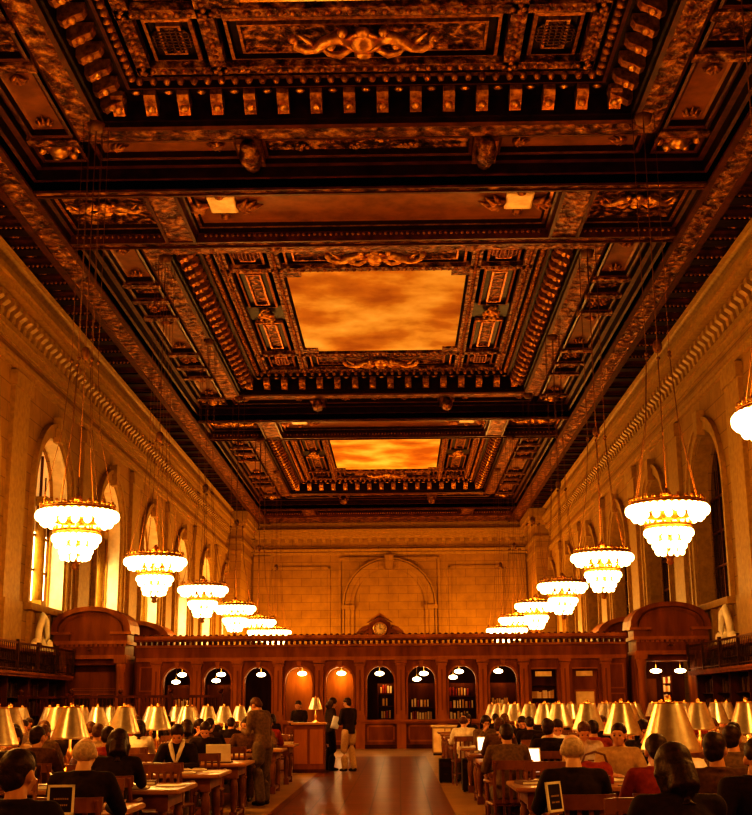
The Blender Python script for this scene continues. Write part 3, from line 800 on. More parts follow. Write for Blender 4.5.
def build_screen():
    mp = lambda u, z, d: (u, PY_ + d, z)
    root = empty('library_screen', (C, PY_, 0))
    tag(root, 'long carved wooden screen of small arches spanning the hall under the clock', 'partition screen')
    inv = Matrix.Translation((-C, -PY_, 0))
    def B(mb, name, par=root):
        o = mb.build(name, None, par); o.matrix_parent_inverse = inv if par is root else Matrix(); return o
    half = 5.5 * SP
    H0, H1 = .93, 3.12
    # base
    b = MB().mat('wood')
    xA, xB = C - 8.92, C + 8.92
    b.box(xA, xB, PY_ - .02, PY_ + .16, 0, H0)
    b.mat('wood_dark'); b.box(xA, xB, PY_ - .1, PY_ + .3, 0, .14)
    b.mat('wood_light')
    for k in range(-6, 7):
        xc = C + k * SP
        if abs(xc - C) > 8.2: continue
        b.frame_ = None
        hw = .5
        b.box(xc - hw, xc + hw, PY_ - .05, PY_, .24, .3); b.box(xc - hw, xc + hw, PY_ - .05, PY_, .76, .82)
        b.box(xc - hw, xc - hw + .06, PY_ - .05, PY_, .24, .82); b.box(xc + hw - .06, xc + hw, PY_ - .05, PY_, .24, .82)
    B(b, 'base_panel')
    b = MB().mat('wood_light'); b.box(xA, xB, PY_ - .22, PY_ + .5, H0, H0 + .08); b.box(xA, xB, PY_ - .14, PY_, H0 - .06, H0)
    B(b, 'counter')
    # arches
    for k in range(-5, 6):
        a = MB().mat('wood')
        xc = C + k * SP; rect = k >= 4
        u0, u1 = xc - SP / 2, xc + SP / 2
        if not rect:
            a.archwall(mp, u0, u1, H0 + .08, H1, xc, .49, H0 + .08, 2.4, .32, 12)
            a.mat('wood_light'); a.archband(lambda u, z, d: mp(u, z, -d), xc, .49, .56, 2.4, H0 + .08, 0, .04, 12)
            a.prism([(xc - .05, 2.86), (xc + .05, 2.86), (xc + .09, 3.1), (xc - .09, 3.1)], PY_ - .09, PY_)
            B(a, 'arched_bay')
        else:
            z1 = 2.75
            a.box(u0, xc - .46, PY_, PY_ + .32, H0 + .08, H1); a.box(xc + .46, u1, PY_, PY_ + .32, H0 + .08, H1)
            a.box(xc - .46, xc + .46, PY_, PY_ + .32, z1, H1)
            a.mat('wood_light'); a.box(xc - .46, xc + .46, PY_ - .04, PY_, z1, z1 + .06)
            B(a, 'square_bay')
    # outer panelled bays
    for s in (-1, 1):
        a = MB().mat('wood')
        x0, x1 = sorted((C + s * half, C + s * 8.92))
        a.box(x0, x1, PY_, PY_ + .3, H0 + .08, H1)
        a.mat('wood_light')
        for z0, z1 in ((1.15, 1.9), (2.05, 2.95)):
            a.box(x0 + .12, x1 - .08, PY_ - .04, PY_, z0, z0 + .05); a.box(x0 + .12, x1 - .08, PY_ - .04, PY_, z1 - .05, z1)
            a.box(x0 + .12, x0 + .17, PY_ - .04, PY_, z0, z1); a.box(x1 - .13, x1 - .08, PY_ - .04, PY_, z0, z1)
        B(a, 'side_panel')
    # pilasters
    for k in range(-6, 6):
        x = C + (k + .5) * SP
        p = MB().mat('wood_light')
        p.box(x - .15, x + .15, PY_ - .13, PY_, H0 + .08, H1 - .18)
        p.box(x - .19, x + .19, PY_ - .17, PY_, H0 + .08, H0 + .26)
        p.box(x - .19, x + .19, PY_ - .17, PY_, H1 - .2, H1 - .12); p.box(x - .22, x + .22, PY_ - .2, PY_, H1 - .1, H1)
        p.mat('wood'); p.box(x - .03, x + .03, PY_ - .15, PY_ - .13, H0 + .4, H1 - .35)
        p.mat('wood_light'); p.box(x - .17, x + .17, PY_ - .12, PY_, 0, H0)
        B(p, 'pilaster')
    # entablature
    e = MB().mat('wood_light')
    e.box(xA, xB, PY_ - .14, PY_ + .3, H1, H1 + .13)
    e.mat('wood'); e.box(xA, xB, PY_ - .08, PY_ + .3, H1 + .13, 3.66)
    e.mat('wood_light'); e.box(xA, xB, PY_ - .2, PY_ + .3, 3.62, 3.7)
    e.mat('wood'); e.box(xA, xB, PY_ - .32, PY_ + .3, 3.84, 3.9); e.mat('wood_light'); e.box(xA, xB, PY_ - .4, PY_ + .4, 3.9, PZ)
    B(e, 'entablature')
    d = MB().mat('wood_dark')
    x = xA + .05
    while x < xB - .1: d.box(x, x + .11, PY_ - .28, PY_ - .02, 3.7, 3.83); x += .2
    x = xA + .1
    while x < xB - .1: d.ball((x, PY_ - .33, PZ + .0), .07, 6, 4, (1, .8, .8)); x += .22
    B(d, 'carved_cresting')
    # enclosure behind the screen
    r = MB().mat('wood_dark')
    r.box(xA, xB, PY_ + .3, 55.2, 3.3, 3.36)  # unseen roof, added so the inside of the bays stays dark
    r.mat('wood_light'); r.box(xA, xB, 55.0, 55.4, 0, 3.3)
    r.box(xA, xB, 54.9, 55.6, 3.3, 4.0)
    B(r, 'unseen_enclosure_roof')
    q = MB().mat('wood_dark')
    for s in (-1, 1): q.box(C + s * 8.9, C + s * 8.8, PY_ + .3, 55.0, 0, 3.3)
    for k in (-3, -2): # lit panelled niches
        pass
    q.box(xA, xB, 51.5, 51.6, 0, 3.3)
    B(q, 'enclosure_wall')
    n_ = MB().mat('wood_light')
    for k in (-2, -1): n_.box(C + k * SP - .7, C + k * SP + .7, PY_ + 1.3, PY_ + 1.36, 0, 3.3)
    B(n_, 'niche_back')
    # clock case (part of the screen) and clock
    c = MB().mat('wood'); c.prism([(C - .75, PZ), (C + .75, PZ), (C + .42, PZ + .2), (C + .38, PZ + .42), (C, PZ + .66), (C - .38, PZ + .42), (C - .42, PZ + .2)], PY_ - .3, PY_ + .1)
    c.mat('wood_light'); c.prism([(C - .46, PZ + .44), (C, PZ + .78), (C + .46, PZ + .44), (C, PZ + .68)], PY_ - .38, PY_ + .1)
    for s in (-1, 1): c.tube([(C + s * .4, PY_ - .2, PZ + .3), (C + s * .6, PY_ - .25, PZ + .2), (C + s * .85, PY_ - .2, PZ + .06)], [.07, .1, .05], 8)
    B(c, 'clock_case')
    ck = empty('wall_clock', (C, PY_ - .36, PZ + .2)); ck.scale = (.85, 1, .85); tag(ck, 'small round cream clock in a wooden case atop the screen', 'clock')
    def rx(mb): mb.T = Matrix.Rotation(PI / 2, 4, 'X'); return mb
    f = rx(MB().mat('plaque')); f.lathe([(.0, .02), (.24, .02), (.24, -.04), (0, -.04)], n=28); f.build('dial', None, ck)
    f = rx(MB().mat('brass')); f.torus((0, 0, .02), .27, .04, 28, 8); f.build('bezel', None, ck)
    f = MB().mat('black'); f.box(-.012, .012, -.045, -.03, 0, .17)
    f.build('minute_hand', None, ck)
    f = MB().mat('black'); f.box(0, .11, -.05, -.035, -.015, .012)
    f.build('hour_hand', None, ck)
    f = MB().mat('black')
    for k in range(12):
        a = k * PI / 6; f.T = Matrix.Rotation(a, 4, 'Y'); f.box(-.008, .008, -.032, -.02, .18, .22)
    f.build('hour_marks', None, ck)
    return root
build_screen()

# small lamps glowing in the bays
def bay_lamps():
    p = empty('hanging_lamp')
    s = MB().mat('ceilinglamp'); s.ball((0, 0, 0), .15, 12, 7, (1.15, 1.15, .55)); s.build('glass_shade', None, p)
    b = MB().mat('brass'); b.tube([(0, 0, .06), (0, 0, .62)], .012, 6); b.lathe([(.07, .58), (.07, .62)]); b.torus((0, 0, .05), .1, .015, 16, 6); b.build('stem', None, p)
    reg(p)
    spots = [(183, 47.8, 2.68, 'hanging glowing lamp in the arch at the far left of the screen'),
             (177, 49.6, 2.45, 'second, dimmer hanging lamp behind the leftmost arch'),
             (222, 47.8, 2.68, 'hanging glowing lamp in the second arch from the left'), (217, 50, 2.5, 'hanging lamp further back in the second arch from the left'),
             (262, 47.6, 2.66, 'wide glowing lamp in the third arch from the left'),
             (303, 47.4, 2.68, 'glowing lamp in the fourth arch, in front of an orange lit niche'),
             (342, 47.4, 2.68, 'glowing lamp in the fifth arch, in front of an orange lit niche'),
             (380, 47.4, 2.66, 'glowing lamp in the arch directly beneath the clock'),
             (424, 47.8, 2.66, 'hanging lamp in the first arch right of the clock'), (417, 50, 2.5, 'hanging lamp further back in the first arch right of the clock'),
             (459, 47.6, 2.72, 'hanging lamp in the second arch right of the clock'), (453, 49.4, 2.55, 'hanging lamp further back in the second arch right of the clock'),
             (498, 47.6, 2.72, 'hanging lamp in the third arch right of the clock')]
    first = True
    for px, y, z, lab in spots:
        o = p if first else copy_tree(p); first = False
        o.location = ((px - 399.5) / 1250 * (y * .9728 + .5) , y, z)
        tag(o, lab, 'lamp', 'hanging lamps inside the screen')
    for k in range(-5, 6): point('bay_light', (C + k * SP, 47.3, 2.5), 22 if k in (-2, -1) else 16, .1, (1, .6, .22))
    # lamps in the right doorway
    for px, lab in ((654, 'left of the two white lamps in the right doorway'), (678, 'right of the two white lamps in the right doorway')):
        o = copy_tree(p); o.location = ((px - 399.5) / 1250 * 46.0, 46.75, 2.66); o.scale = (1.25, 1.25, 1); tag(o, lab, 'lamp', 'hanging lamps inside the screen')
    point('doorway_light', (C + 10.4, 46.5, 2.2), 9, .15, (1, .5, .2))
bay_lamps()

def portal(sgn):
    PX = C + sgn * 10.38; y0 = 45.75; y1 = 47.0
    side = 'left' if sgn < 0 else 'right'
    root = empty('wooden_portal', (PX, y0, 0))
    tag(root, ('wooden doorway under a curved pediment at the %s end of the screen, ' % side) + ('no lamps' if sgn < 0 else 'lamps inside'), 'doorway')
    root.scale.x = .91
    T = lambda: MB().mat('wood')
    f = T()
    for s in (-1, 1):
        f.box(s * 1.38, s * .96, 0, y1 - y0, 0, 3.2)
    f.box(-.96, .96, 0.1, y1 - y0, 3.0, 3.2)
    f.build('door_surround', None, root)
    for s in (-1, 1):
        c = MB().mat('wood_light')
        c.lathe([(.17, .45), (.155, .6), (.15, 2.7), (.17, 2.75), (.2, 2.95), (.2, 3.05)], (s * 1.17, -.14, 0), 14)
        c.box(s * 1.17 - .24, s * 1.17 + .24, -.36, 0.02, 0, .45); c.box(s * 1.17 - .23, s * 1.17 + .23, -.34, .02, 3.05, 3.2)
        c.build('column', None, root)
    e = MB().mat('wood_light'); e.box(-1.42, 1.42, -.36, 1.25, 3.2, 3.34); e.mat('wood'); e.box(-1.36, 1.36, -.3, 1.25, 3.34, 3.72)
    e.mat('wood_light'); e.box(-1.46, 1.46, -.42, 1.25, 3.72, 3.84)
    for k in range(15): e.box(-1.35 + k * .19, -1.25 + k * .19, -.38, -.28, 3.64, 3.72)
    e.mat('gilt_red'); clump(e, 0, -.33, 3.53, .12, 6, 3)
    e.build('entablature', None, root)
    a = MB().mat('wood')
    H = 1.28; rise = .92; n = 16
    arc = lambda q, zz: [(-q * math.cos(PI * i / n) , zz + rise * (q / 1.55) * (max(0, math.sin(PI * i / n)) ** .75)) for i in range(n + 1)]
    a.prism(arc(1.36, 4.1), -.2, 1.2); a.box(-1.36, 1.36, -.2, 1.2, 3.84, 4.1)
    a.build('tympanum', None, root)
    p = MB().mat('wood')
    o_, i_ = arc(1.58, 4.12), arc(1.34, 4.1)
    for (A, B_, Cc, D) in zip(o_, o_[1:], i_[1:], i_): p.prism([A, B_, Cc, D], -.48, 1.25)
    p.mat('wood')
    o_, i_ = arc(1.22, 4.1), arc(1.14, 4.1)
    for (A, B_, Cc, D) in zip(o_, o_[1:], i_[1:], i_): p.prism([A, B_, Cc, D], -.26, -.18)
    for s in (-1, 1):
        p.mat('wood_light'); p.box(s * 1.62, s * .78, -.5, .1, 4.06, 4.16); p.mat('wood'); p.box(s * 1.45, s * .85, -.36, .1, 3.84, 4.06)
    p.build('curved_pediment', None, root)
    if sgn < 0:
        d = MB().mat('wood'); d.box(-.96, .96, .55, .62, 0, 3.0)
        d.mat('wood_dark'); d.box(-.96, .96, .5, .6, 2.78, 3.0); d.mat('wood_light')
        for z in (2.1, 2.16): d.box(-.9, .9, .48, .56, z, z + .03)
        for s in (-1, 1):
            d.mat('wood_light')
            x = s * .47
            d.box(x - .36, x + .36, .5, .56, 1.95, 2.0); d.box(x - .36, x + .36, .5, .56, 1.2, 1.25)
            d.box(x - .36, x - .32, .5, .56, 1.2, 2.0); d.box(x + .32, x + .36, .5, .56, 1.2, 2.0)
            d.mat('black'); d.box(x - .32, x + .32, .53, .56, 1.25, 1.95)
        d.build('door_panel', None, root)
        for s in (-1, 1):
            add_books(PX + s * .47 - .3, PX + s * .47 + .3, y0 + .36, 1.27, .34, .1, 'pale book spine behind the small windows of the left doorway', 'books in the left doorway', light=True, gap=.035)
        sh = MB().mat('wood_dark'); sh.box(-.9, .9, .3, .5, 1.2, 1.26); sh.build('window_shelf', None, root)
    else:
        d = MB().mat('wood_dark'); d.box(-.96, .96, 1.9, 2.0, 0, 3.0)
        d.mat('wood'); d.box(-.96, -.2, 1.8, 1.9, 0, 2.4); d.box(-.96, .96, 1.0, 2.0, 3.0, 3.05)
        d.build('inner_panel', None, root)
    if sgn > 0:
        for bx, n3 in ((9.78, 5), (8.88, 3)):
            c3 = MB().mat('wood_dark')
            for z in range(n3 + 1): c3.box(bx - .14, bx + .16, 46.95, 47.2, 1.0 + z * .3, 1.02 + z * .3)
            c3.box(bx - .17, bx - .14, 46.95, 47.2, 0, 1.02 + n3 * .3); c3.box(bx + .16, bx + .19, 46.95, 47.2, 0, 1.02 + n3 * .3)
            tag(c3.build('book_rack'), 'narrow dark book rack in the right doorway, %s' % ('between the two lamps' if n3 == 5 else 'by its left jamb'), 'shelf')
            for z in range(n3): add_books(bx - .13, bx + .15, 46.97, 1.02 + z * .3, .25, .15, 'pale book in the narrow racks of the right doorway', 'books in the right doorway', light=True, gap=.02)
    # rear portal on the far side of the enclosure
    r = MB().mat('wood_light')
    for (A, B_, Cc, D) in zip(arc(1.6, 4.1), arc(1.6, 4.1)[1:], arc(1.3, 4.1)[1:], arc(1.3, 4.1)): r.prism([A, B_, Cc, D], 7.2, 9.4)
    r.mat('wood'); r.prism(arc(1.36, 4.1), 7.6, 9.2); r.box(-1.4, 1.4, 7.5, 9.2, 0, 4.1)
    r.build('rear_pediment', None, root)
portal(-1); portal(1)

# shelves and things seen through the bays
def bay_contents():
    kx = lambda k: C + k * SP
    for k, zrows, lab in ((0, (1.05, 1.5, 1.95), 'under the clock'), (1, (1.0, 1.45), 'in the first arch right of the clock'), (2, (1.0, 1.4, 1.85), 'in the second arch right of the clock'),
                          (3, (1.0, 1.45), 'in the third arch right of the clock'), (-5, (1.0, 1.5), 'in the leftmost arch'), (-4, (1.0,), 'in the second arch from the left')):
        x0, x1 = kx(k) - (.1 if k in (0,) else .5), kx(k) + .55
        y = PY_ + 1.0
        sh = MB().mat('wood_dark')
        for z in zrows: sh.box(x0, x1, y - .02, y + .26, z - .05, z - .01)
        sh.box(x0 - .04, x0, y - .02, y + .28, 0, 2.3); sh.box(x1, x1 + .04, y - .02, y + .28, 0, 2.3); sh.box(x0, x1, y + .26, y + .28, 0, 2.3)
        o = sh.build('book_shelf'); tag(o, 'dark shelf unit behind the screen, ' + lab, 'shelf', 'shelves behind the screen')
        for z in zrows:
            add_books(x0 + .06 + random.random() * .1, x1 - random.random() * .3, y, z, .3, .18, 'upright book on the shelf ' + lab, 'books on the shelf ' + lab, light=True, gap=.02 + random.random() * .03)
    # square bays
    x = kx(4); y = PY_ + .25
    sh = MB().mat('wood_dark'); sh.box(x - .46, x + .46, y + .25, y + .3, .9, 2.75)
    for z in (1.28, 1.72, 2.2): sh.box(x - .46, x + .46, y, y + .25, z - .04, z)
    o = sh.build('book_shelf'); tag(o, 'shelf of orange books in the left square bay right of the arches', 'shelf', 'shelves behind the screen')
    for z in (1.72, 2.2 - .17 - .05): pass
    for z, L in ((1.72, .4), (1.28, .3)):
        add_books(x - .42, x + .42, y + .02, z, .3, .18, 'orange-tan book in the left square bay', 'books in the left square bay', light=(z > 1.5))
    for kk, nm in ((4, 'left'), (5, 'right')):
        t = MB().mat('plaque'); t.box(kx(kk) - .3, kx(kk) + .3, PY_ + .18, PY_ + .2, 2.5, 2.68)
        tag(t.build('sign_board'), 'pale blank strip sign at the top of the %s square bay' % nm, 'sign')
    t = MB().mat('plaque'); x = kx(5); t.box(x - .33, x + .33, PY_ + .2, PY_ + .22, 1.02, 1.95); t.mat('wood_light'); t.box(x - .38, x + .38, PY_ + .22, PY_ + .25, 1.0, 2.02)
    tag(t.build('notice_board'), 'cream notice board filling the right square bay', 'notice board')
    w_ = MB().mat('wood'); w_.box(kx(5) - .46, kx(5) + .46, PY_ + .26, PY_ + .3, .9, 2.75); tag(w_.build('back_panel'), 'wooden back of the right square bay behind the notice board', 'panel')
bay_contents()

# ------------------------------------------------------------------ galleries of bookcases along the side walls
def gallery(sgn):
    side = 'left' if sgn < 0 else 'right'
    Xw = C + sgn * HW
    for i, y0 in enumerate((27.1, 31.6, 36.1, 40.6)):
        y1 = y0 + 4.45
        root = empty('gallery_bookcase', (Xw - sgn * .5, (y0 + y1) / 2, 0))
        tag(root, 'dark two-tier wall bookcase with gallery rail, %s from the screen on the %s wall' % (ORD[3 - i], side), 'bookcase', 'bookcases along the side walls')
        hl = 2.22
        b = MB().mat('wood_dark')
        X = lambda d: sgn * (.5 - d)   # d = distance from wall
        b.box(X(0.02), X(.08), -hl, hl, 0, 3.3)
        b.box(X(0.02), X(.75), -hl, -hl + .08, 0, 2.45); b.box(X(0.02), X(.75), hl - .08, hl, 0, 2.45); b.box(X(.02), X(.75), -.04, .04, 0, 2.45)
        b.build('carcass', None, root)
        s = MB().mat('wood_dark')
        for z in (.12, .75, 1.3, 1.85): s.box(X(.08), X(.62), -hl + .08, hl - .08, z - .03, z)
        for z in (2.62, 3.0): s.box(X(.08), X(.38), -hl + .02, hl - .02, z - .03, z)
        s.build('shelf', None, root)
        g = MB().mat('wood'); g.box(X(0.02), X(1.0), -hl, hl, 2.45, 2.56); g.box(X(.0), X(1.05), -hl, hl, 2.52, 2.6)
        g.build('gallery_floor', None, root)
        r = MB().mat('bronze'); r.box(X(1.02), X(.97), -hl, hl, 3.42, 3.48); r.box(X(1.01), X(.98), -hl, hl, 2.66, 2.7)
        for k in range(23): r.box(X(1.005), X(.985), -hl + .1 + k * .195, -hl + .12 + k * .195, 2.6, 3.42)
        for k in (-1, 0, 1): r.box(X(1.04), X(.95), k * 2.2 - .04, k * 2.2 + .04, 2.6, 3.55)
        r.build('gallery_rail', None, root)
        c = MB().mat('wood'); c.box(X(.02), X(.5), -hl, hl, 3.3, 3.4); c.build('cornice', None, root)
        # rows of books, one mesh per shelf: far too many and too dark to count
        if i >= 1:
            for z, dp, hh in ((.12, .5, .5), (.75, .5, .45), (1.3, .5, .45), (1.85, .5, .5), (2.62, .3, .33), (3.0, .3, .26)):
                q = MB(); y = -hl + .1
                while y < hl - .15:
                    w2 = random.uniform(.05, .1)
                    if abs(y) > .1 and abs(y + w2) > .06:
                        q.mat(random.choice(['shelf_a', 'shelf_a', 'shelf_b', 'shelf_c']))
                        q.box(X(.1), X(dp * random.uniform(.85, 1)), y, y + w2 * .93, z, z + hh * random.uniform(.7, .95))
                    y += w2
                o = q.build('shelved_books', None, root); o['kind'] = 'stuff'
    # carved scroll on top, by the portal
    o = MB().mat('pale_stone')
    o.tube([(0, -.5, 0), (0, -.45, .5), (0, -.1, .95), (0, .3, .8), (0, .5, .35), (0, .3, .1), (0, .05, .25), (0, .1, .5)], [.14, .15, .15, .15, .13, .1, .08, .04], 8)
    o.ball((0, -.75, .12), .2, 8, 6); o.ball((0, .7, .12), .2, 8, 6); o.ball((0, -1.0, .08), .13, 8, 6); o.box(-.16, .16, -1.1, .9, -.05, .04)
    so = o.build('scroll_ornament'); so.location = (Xw - sgn * .42, 43.0 if sgn < 0 else 41.9, 3.44); so.rotation_euler.z = .25 * sgn; so.scale = (.9, .6, 1.15)
    tag(so, 'pale carved scroll on top of the %s bookcases beside the curved pediment' % side, 'ornament')
gallery(-1); gallery(1)

# rail of upright bronze bars in front of the left half of the screen
def bar_rail():
    y = 38.6; x0, x1 = -11.5, -5.35
    root = empty('barred_rail', ((x0 + x1) / 2, y, 0)); tag(root, 'tall dark rail of upright bars before the left part of the screen', 'railing')
    h = (x1 - x0) / 2
    r = MB().mat('wood_dark'); r.box(-h, h, -.05, .05, 1.78, 1.86); r.build('top_rail', None, root)
    r = MB().mat('wood_dark'); r.box(-h, h, -.04, .04, .1, .9); r.build('lower_panel', None, root)
    r = MB().mat('wood_dark')
    n = 52
    for k in range(n): x = -h + (k + .5) * 2 * h / n; r.tube([(x, 0, .9), (x, 0, 1.78)], .018, 6)
    r.build('bars', None, root)
    for k in range(5):
        x = -h + .05 + k * (2 * h - .1) / 4
        r = MB().mat('wood_dark'); r.box(x - .06, x + .06, -.07, .07, 0, 1.9); r.ball((x, 0, 1.98), .08, 8, 5); r.build('post', None, root)
bar_rail()
#END2
# ------------------------------------------------------------------ reading tables
ROWS = [6.8 + 2.7 * k for k in range(12)]       # near edge of each row
TD = 1.15; TH = .76
def make_table():
    L = 6.85
    r = empty('reading_table')
    t = MB().mat('table_wood'); t.bbox(0, L, 0, TD, TH - .045, TH, .012); t.build('tabletop', None, r)
    a = MB().mat('chair_wood'); a.box(.12, L - .12, .1, .14, TH - .17, TH - .045); a.box(.12, L - .12, TD - .14, TD - .1, TH - .17, TH - .045)
    a.box(.12, .16, .14, TD - .14, TH - .17, TH - .045); a.box(L - .16, L - .12, .14, TD - .14, TH - .17, TH - .045); a.build('apron', None, r)
    for x in (.17, L * .34, L * .66, L - .17):
        for y in (.15, TD - .15):
            g = MB().mat('chair_wood')
            g.box(x - .055, x + .055, y - .055, y + .055, TH - .2, TH - .045)
            g.lathe([(.05, .56), (.035, .53), (.05, .5), (.055, .4), (.04, .2), (.035, .13), (.05, .12)], (x, y, 0), 12)
            g.box(x - .05, x + .05, y - .05, y + .05, 0, .12); g.build('leg', None, r)
    s = MB().mat('chair_wood')
    for x in (.17, L - .17): s.box(x - .03, x + .03, .2, TD - .2, .06, .11)
    s.build('stretcher', None, r)
    return r
def make_lamp():
    r = empty('reading_lamp')
    b = MB().mat('brass'); b.lathe([(.12, 0), (.12, .02), (.1, .035), (.05, .05), (.035, .08)], n=20); b.build('base', None, r)
    s = MB().mat('brass'); s.lathe([(.03, .07), (.018, .1), (.03, .16), (.045, .2), (.03, .26), (.016, .3), (.014, .62), (.02, .64), (.008, .7), (.008, .78)], n=12)
    s.tube([(-.16, 0, .56), (0, 0, .54), (.16, 0, .56)], .009, 6); s.build('stem', None, r)
    h = MB().mat('shade'); prof = [(.228, .39), (.236, .395), (.226, .42), (.108, .75), (.102, .765), (.094, .755)]
    h.lathe_open(prof, n=32, smooth=True); h.build('lamp_shade', None, r)
    f = MB().mat('brass'); f.torus((0, 0, .76), .098, .012, 20, 6)
    for k in range(3): a = k * 2 * PI / 3; f.tube([(0, 0, .74), (.098 * math.cos(a), .098 * math.sin(a), .757)], .005, 5)
    f.ball((0, 0, .79), .028, 8, 6); f.build('shade_ring', None, r)
    for sx in (-1, 1):
        u = MB().mat('lampbulb'); u.ball((sx * .1, 0, .47), .045, 10, 8, (1, 1, 1.35)); u.build('bulb', None, r)
    point('lamp_light', (0, 0, .44), 14, .05, (1, .76, .46), r)
    return r
tp = make_table(); reg(tp); lp = make_lamp(); reg(lp)
tables = {}
LXL = [-3.95, -5.55, -7.15, -8.6]; LXR = [2.62, 4.2, 5.8, 7.3]
lampn = 0; tn = 0
SIDE = {-1: 'left', 1: 'right'}
def rowname(k): return ORD[k] + ' table from the front'
for k, y in enumerate(ROWS):
    for s in (-1, 1):
        if k == 11 and s < 0: continue
        o = tp if tn == 0 else copy_tree(tp); tn += 1
        xe = (-2.08 if k < 4 else -2.4 if k == 5 else -2.1) if s < 0 else 1.08
        if s < 0 and k in (8, 9): xe = -3.0
        if k == 0: xe = -1.85 if s < 0 else .8
        o.location = (xe - 6.85, y, 0) if s < 0 else (xe, y, 0)
        tag(o, 'long oak reading table, %s on the %s side of the aisle' % (ORD[k], SIDE[s]), 'table', 'long reading tables in two blocks')
        tables[(s, k)] = o
        for j, lx in enumerate(LXL if s < 0 else LXR):
            if s > 0 and k == 2 and j == 0: continue
            if k == 0: continue
            x = lx
            if k == 1 and s > 0 and j == 0: x = 2.1
            x += random.uniform(-.06, .06)
            l = lp if lampn == 0 else copy_tree(lp); lampn += 1
            l.location = (x, y + TD / 2 + random.uniform(-.03, .03), TH); l.rotation_euler.z = random.uniform(-.5, .5)
            tag(l, 'bronze-shaded reading lamp, %s from the aisle on the %s %s table' % (ORD[j], ORD[k], SIDE[s]), 'lamp', 'reading lamps on the tables')

# ------------------------------------------------------------------ chairs
def make_chair():
    r = empty('reading_chair')   # faces +Y
    s = MB().mat('chair_wood'); s.bbox(-.24, .24, -.22, .24, .43, .465, .015); s.build('seat', None, r)
    for x in (-1, 1):
        g = MB().mat('chair_wood'); g.tube([(x * .21, .2, 0), (x * .205, .2, .43), (x * .22, .18, .66)], [.017, .022, .018], 6, smooth=False); g.build('leg', None, r)
        g = MB().mat('chair_wood'); g.tube([(x * .2, -.26, 0), (x * .2, -.2, .43), (x * .21, -.24, .7), (x * .2, -.29, .9)], [.017, .022, .02, .018], 6, smooth=False); g.build('leg', None, r)
        a = MB().mat('chair_wood'); a.tube([(x * .21, -.24, .68), (x * .26, -.1, .69), (x * .26, .08, .69), (x * .23, .22, .67)], [.018, .022, .025, .02], 6); a.build('armrest', None, r)
    b = MB().mat('chair_wood')
    pts = [(-.23, -.24, .86), (-.14, -.31, .9), (0, -.335, .91), (.14, -.31, .9), (.23, -.24, .86)]
    for p_, q_ in zip(pts, pts[1:]): b.prism([(p_[0], p_[1] - .015), (q_[0], q_[1] - .015), (q_[0], q_[1] + .015), (p_[0], p_[1] + .015)], .82, .92, 'z')
    for x in (-.12, -.04, .04, .12): b.box(x - .015, x + .015, -.325 + abs(x) * .3, -.305 + abs(x) * .3, .47, .84)
    b.box(-.2, .2, -.24, -.2, .46, .5); b.build('backrest', None, r)
    t = MB().mat('chair_wood'); t.box(-.2, .2, -.01, .015, .2, .225); t.box(-.215, -.19, -.22, .2, .18, .21); t.box(.19, .215, -.22, .2, .18, .21); t.build('stretcher', None, r)
    return r
cp = make_chair(); reg(cp); chn = [0]
chairs = {}
def place_chair(x, s, k, near, j):
    y = ROWS[k] - .30 if near else ROWS[k] + TD + .30
    o = cp if chn[0] == 0 else copy_tree(cp); chn[0] += 1
    o.location = (x, y, 0); o.rotation_euler.z = (0 if near else PI) + random.uniform(-.12, .12)
    tag(o, 'wooden armchair at the %s edge of the %s %s table, %s from the aisle' % ('near' if near else 'far', ORD[k], SIDE[s], ORD[j]), 'chair', 'wooden armchairs drawn up to the tables')
    return (x, y)
SEATX = {-1: [-2.6, -3.35, -4.1, -4.85, -5.6, -6.35, -7.1, -7.85], 1: [1.55, 2.3, 3.05, 3.8, 4.55, 5.3, 6.05, 6.8]}
for k in range(0, 11):
    for s in (-1, 1):
        if s < 0 and k == 11: continue
        nj = 4 if k < 3 else 6 if k < 6 else 8 if k < 8 else 6
        for j in range(nj):
            x = SEATX[s][j]
            if s < 0 and k in (8, 9) and j == 0: continue
            if k >= 1: chairs[(s, k, 1, j)] = place_chair(x, s, k, True, j)
            if k < 9: chairs[(s, k, 0, j)] = place_chair(x, s, k, False, j)
            
# ------------------------------------------------------------------ people
def loft(mb, secs, n=14):
    vs = []; fs = []
    for (cx, cy, cz, rx, ry) in secs:
        for k in range(n):
            t = 2 * PI * k / n; vs.append((cx + rx * math.cos(t), cy + ry * math.sin(t), cz))
    for i in range(len(secs) - 1):
        for k in range(n): fs.append((i * n + k, i * n + (k + 1) % n, (i + 1) * n + (k + 1) % n, (i + 1) * n + k))
    fs.append(tuple(range(n - 1, -1, -1))); fs.append(tuple((len(secs) - 1) * n + k for k in range(n)))
    mb.add(vs, fs, True)
def limb(mb, pts, rads):
    mb.tube(pts, rads, 10)
    for p, r in zip(pts, rads): mb.ball(p, r * 1.0, 10, 7)
def fused(mb, name, mat, parent, voxel, smooth=2):
    mb.mats = [mat]; mb.mi = [0] * len(mb.f)
    o = mb.build('tmp_' + name, None)
    m = o.modifiers.new('r', 'REMESH'); m.mode = 'VOXEL'; m.voxel_size = voxel; m.use_smooth_shade = True
    if smooth: q = o.modifiers.new('s', 'SMOOTH'); q.iterations = smooth; q.factor = .5
    dg = bpy.context.evaluated_depsgraph_get(); dg.update()
    me = bpy.data.meshes.new_from_object(o.evaluated_get(dg), depsgraph=dg)
    old = o.data; bpy.data.objects.remove(o); bpy.data.meshes.remove(old)
    me.name = name
    if not me.materials: me.materials.append(M[mat])
    for p in me.polygons: p.use_smooth = True
    ob = bpy.data.objects.new(name, me); COL.objects.link(ob); ob.parent = parent
    return ob
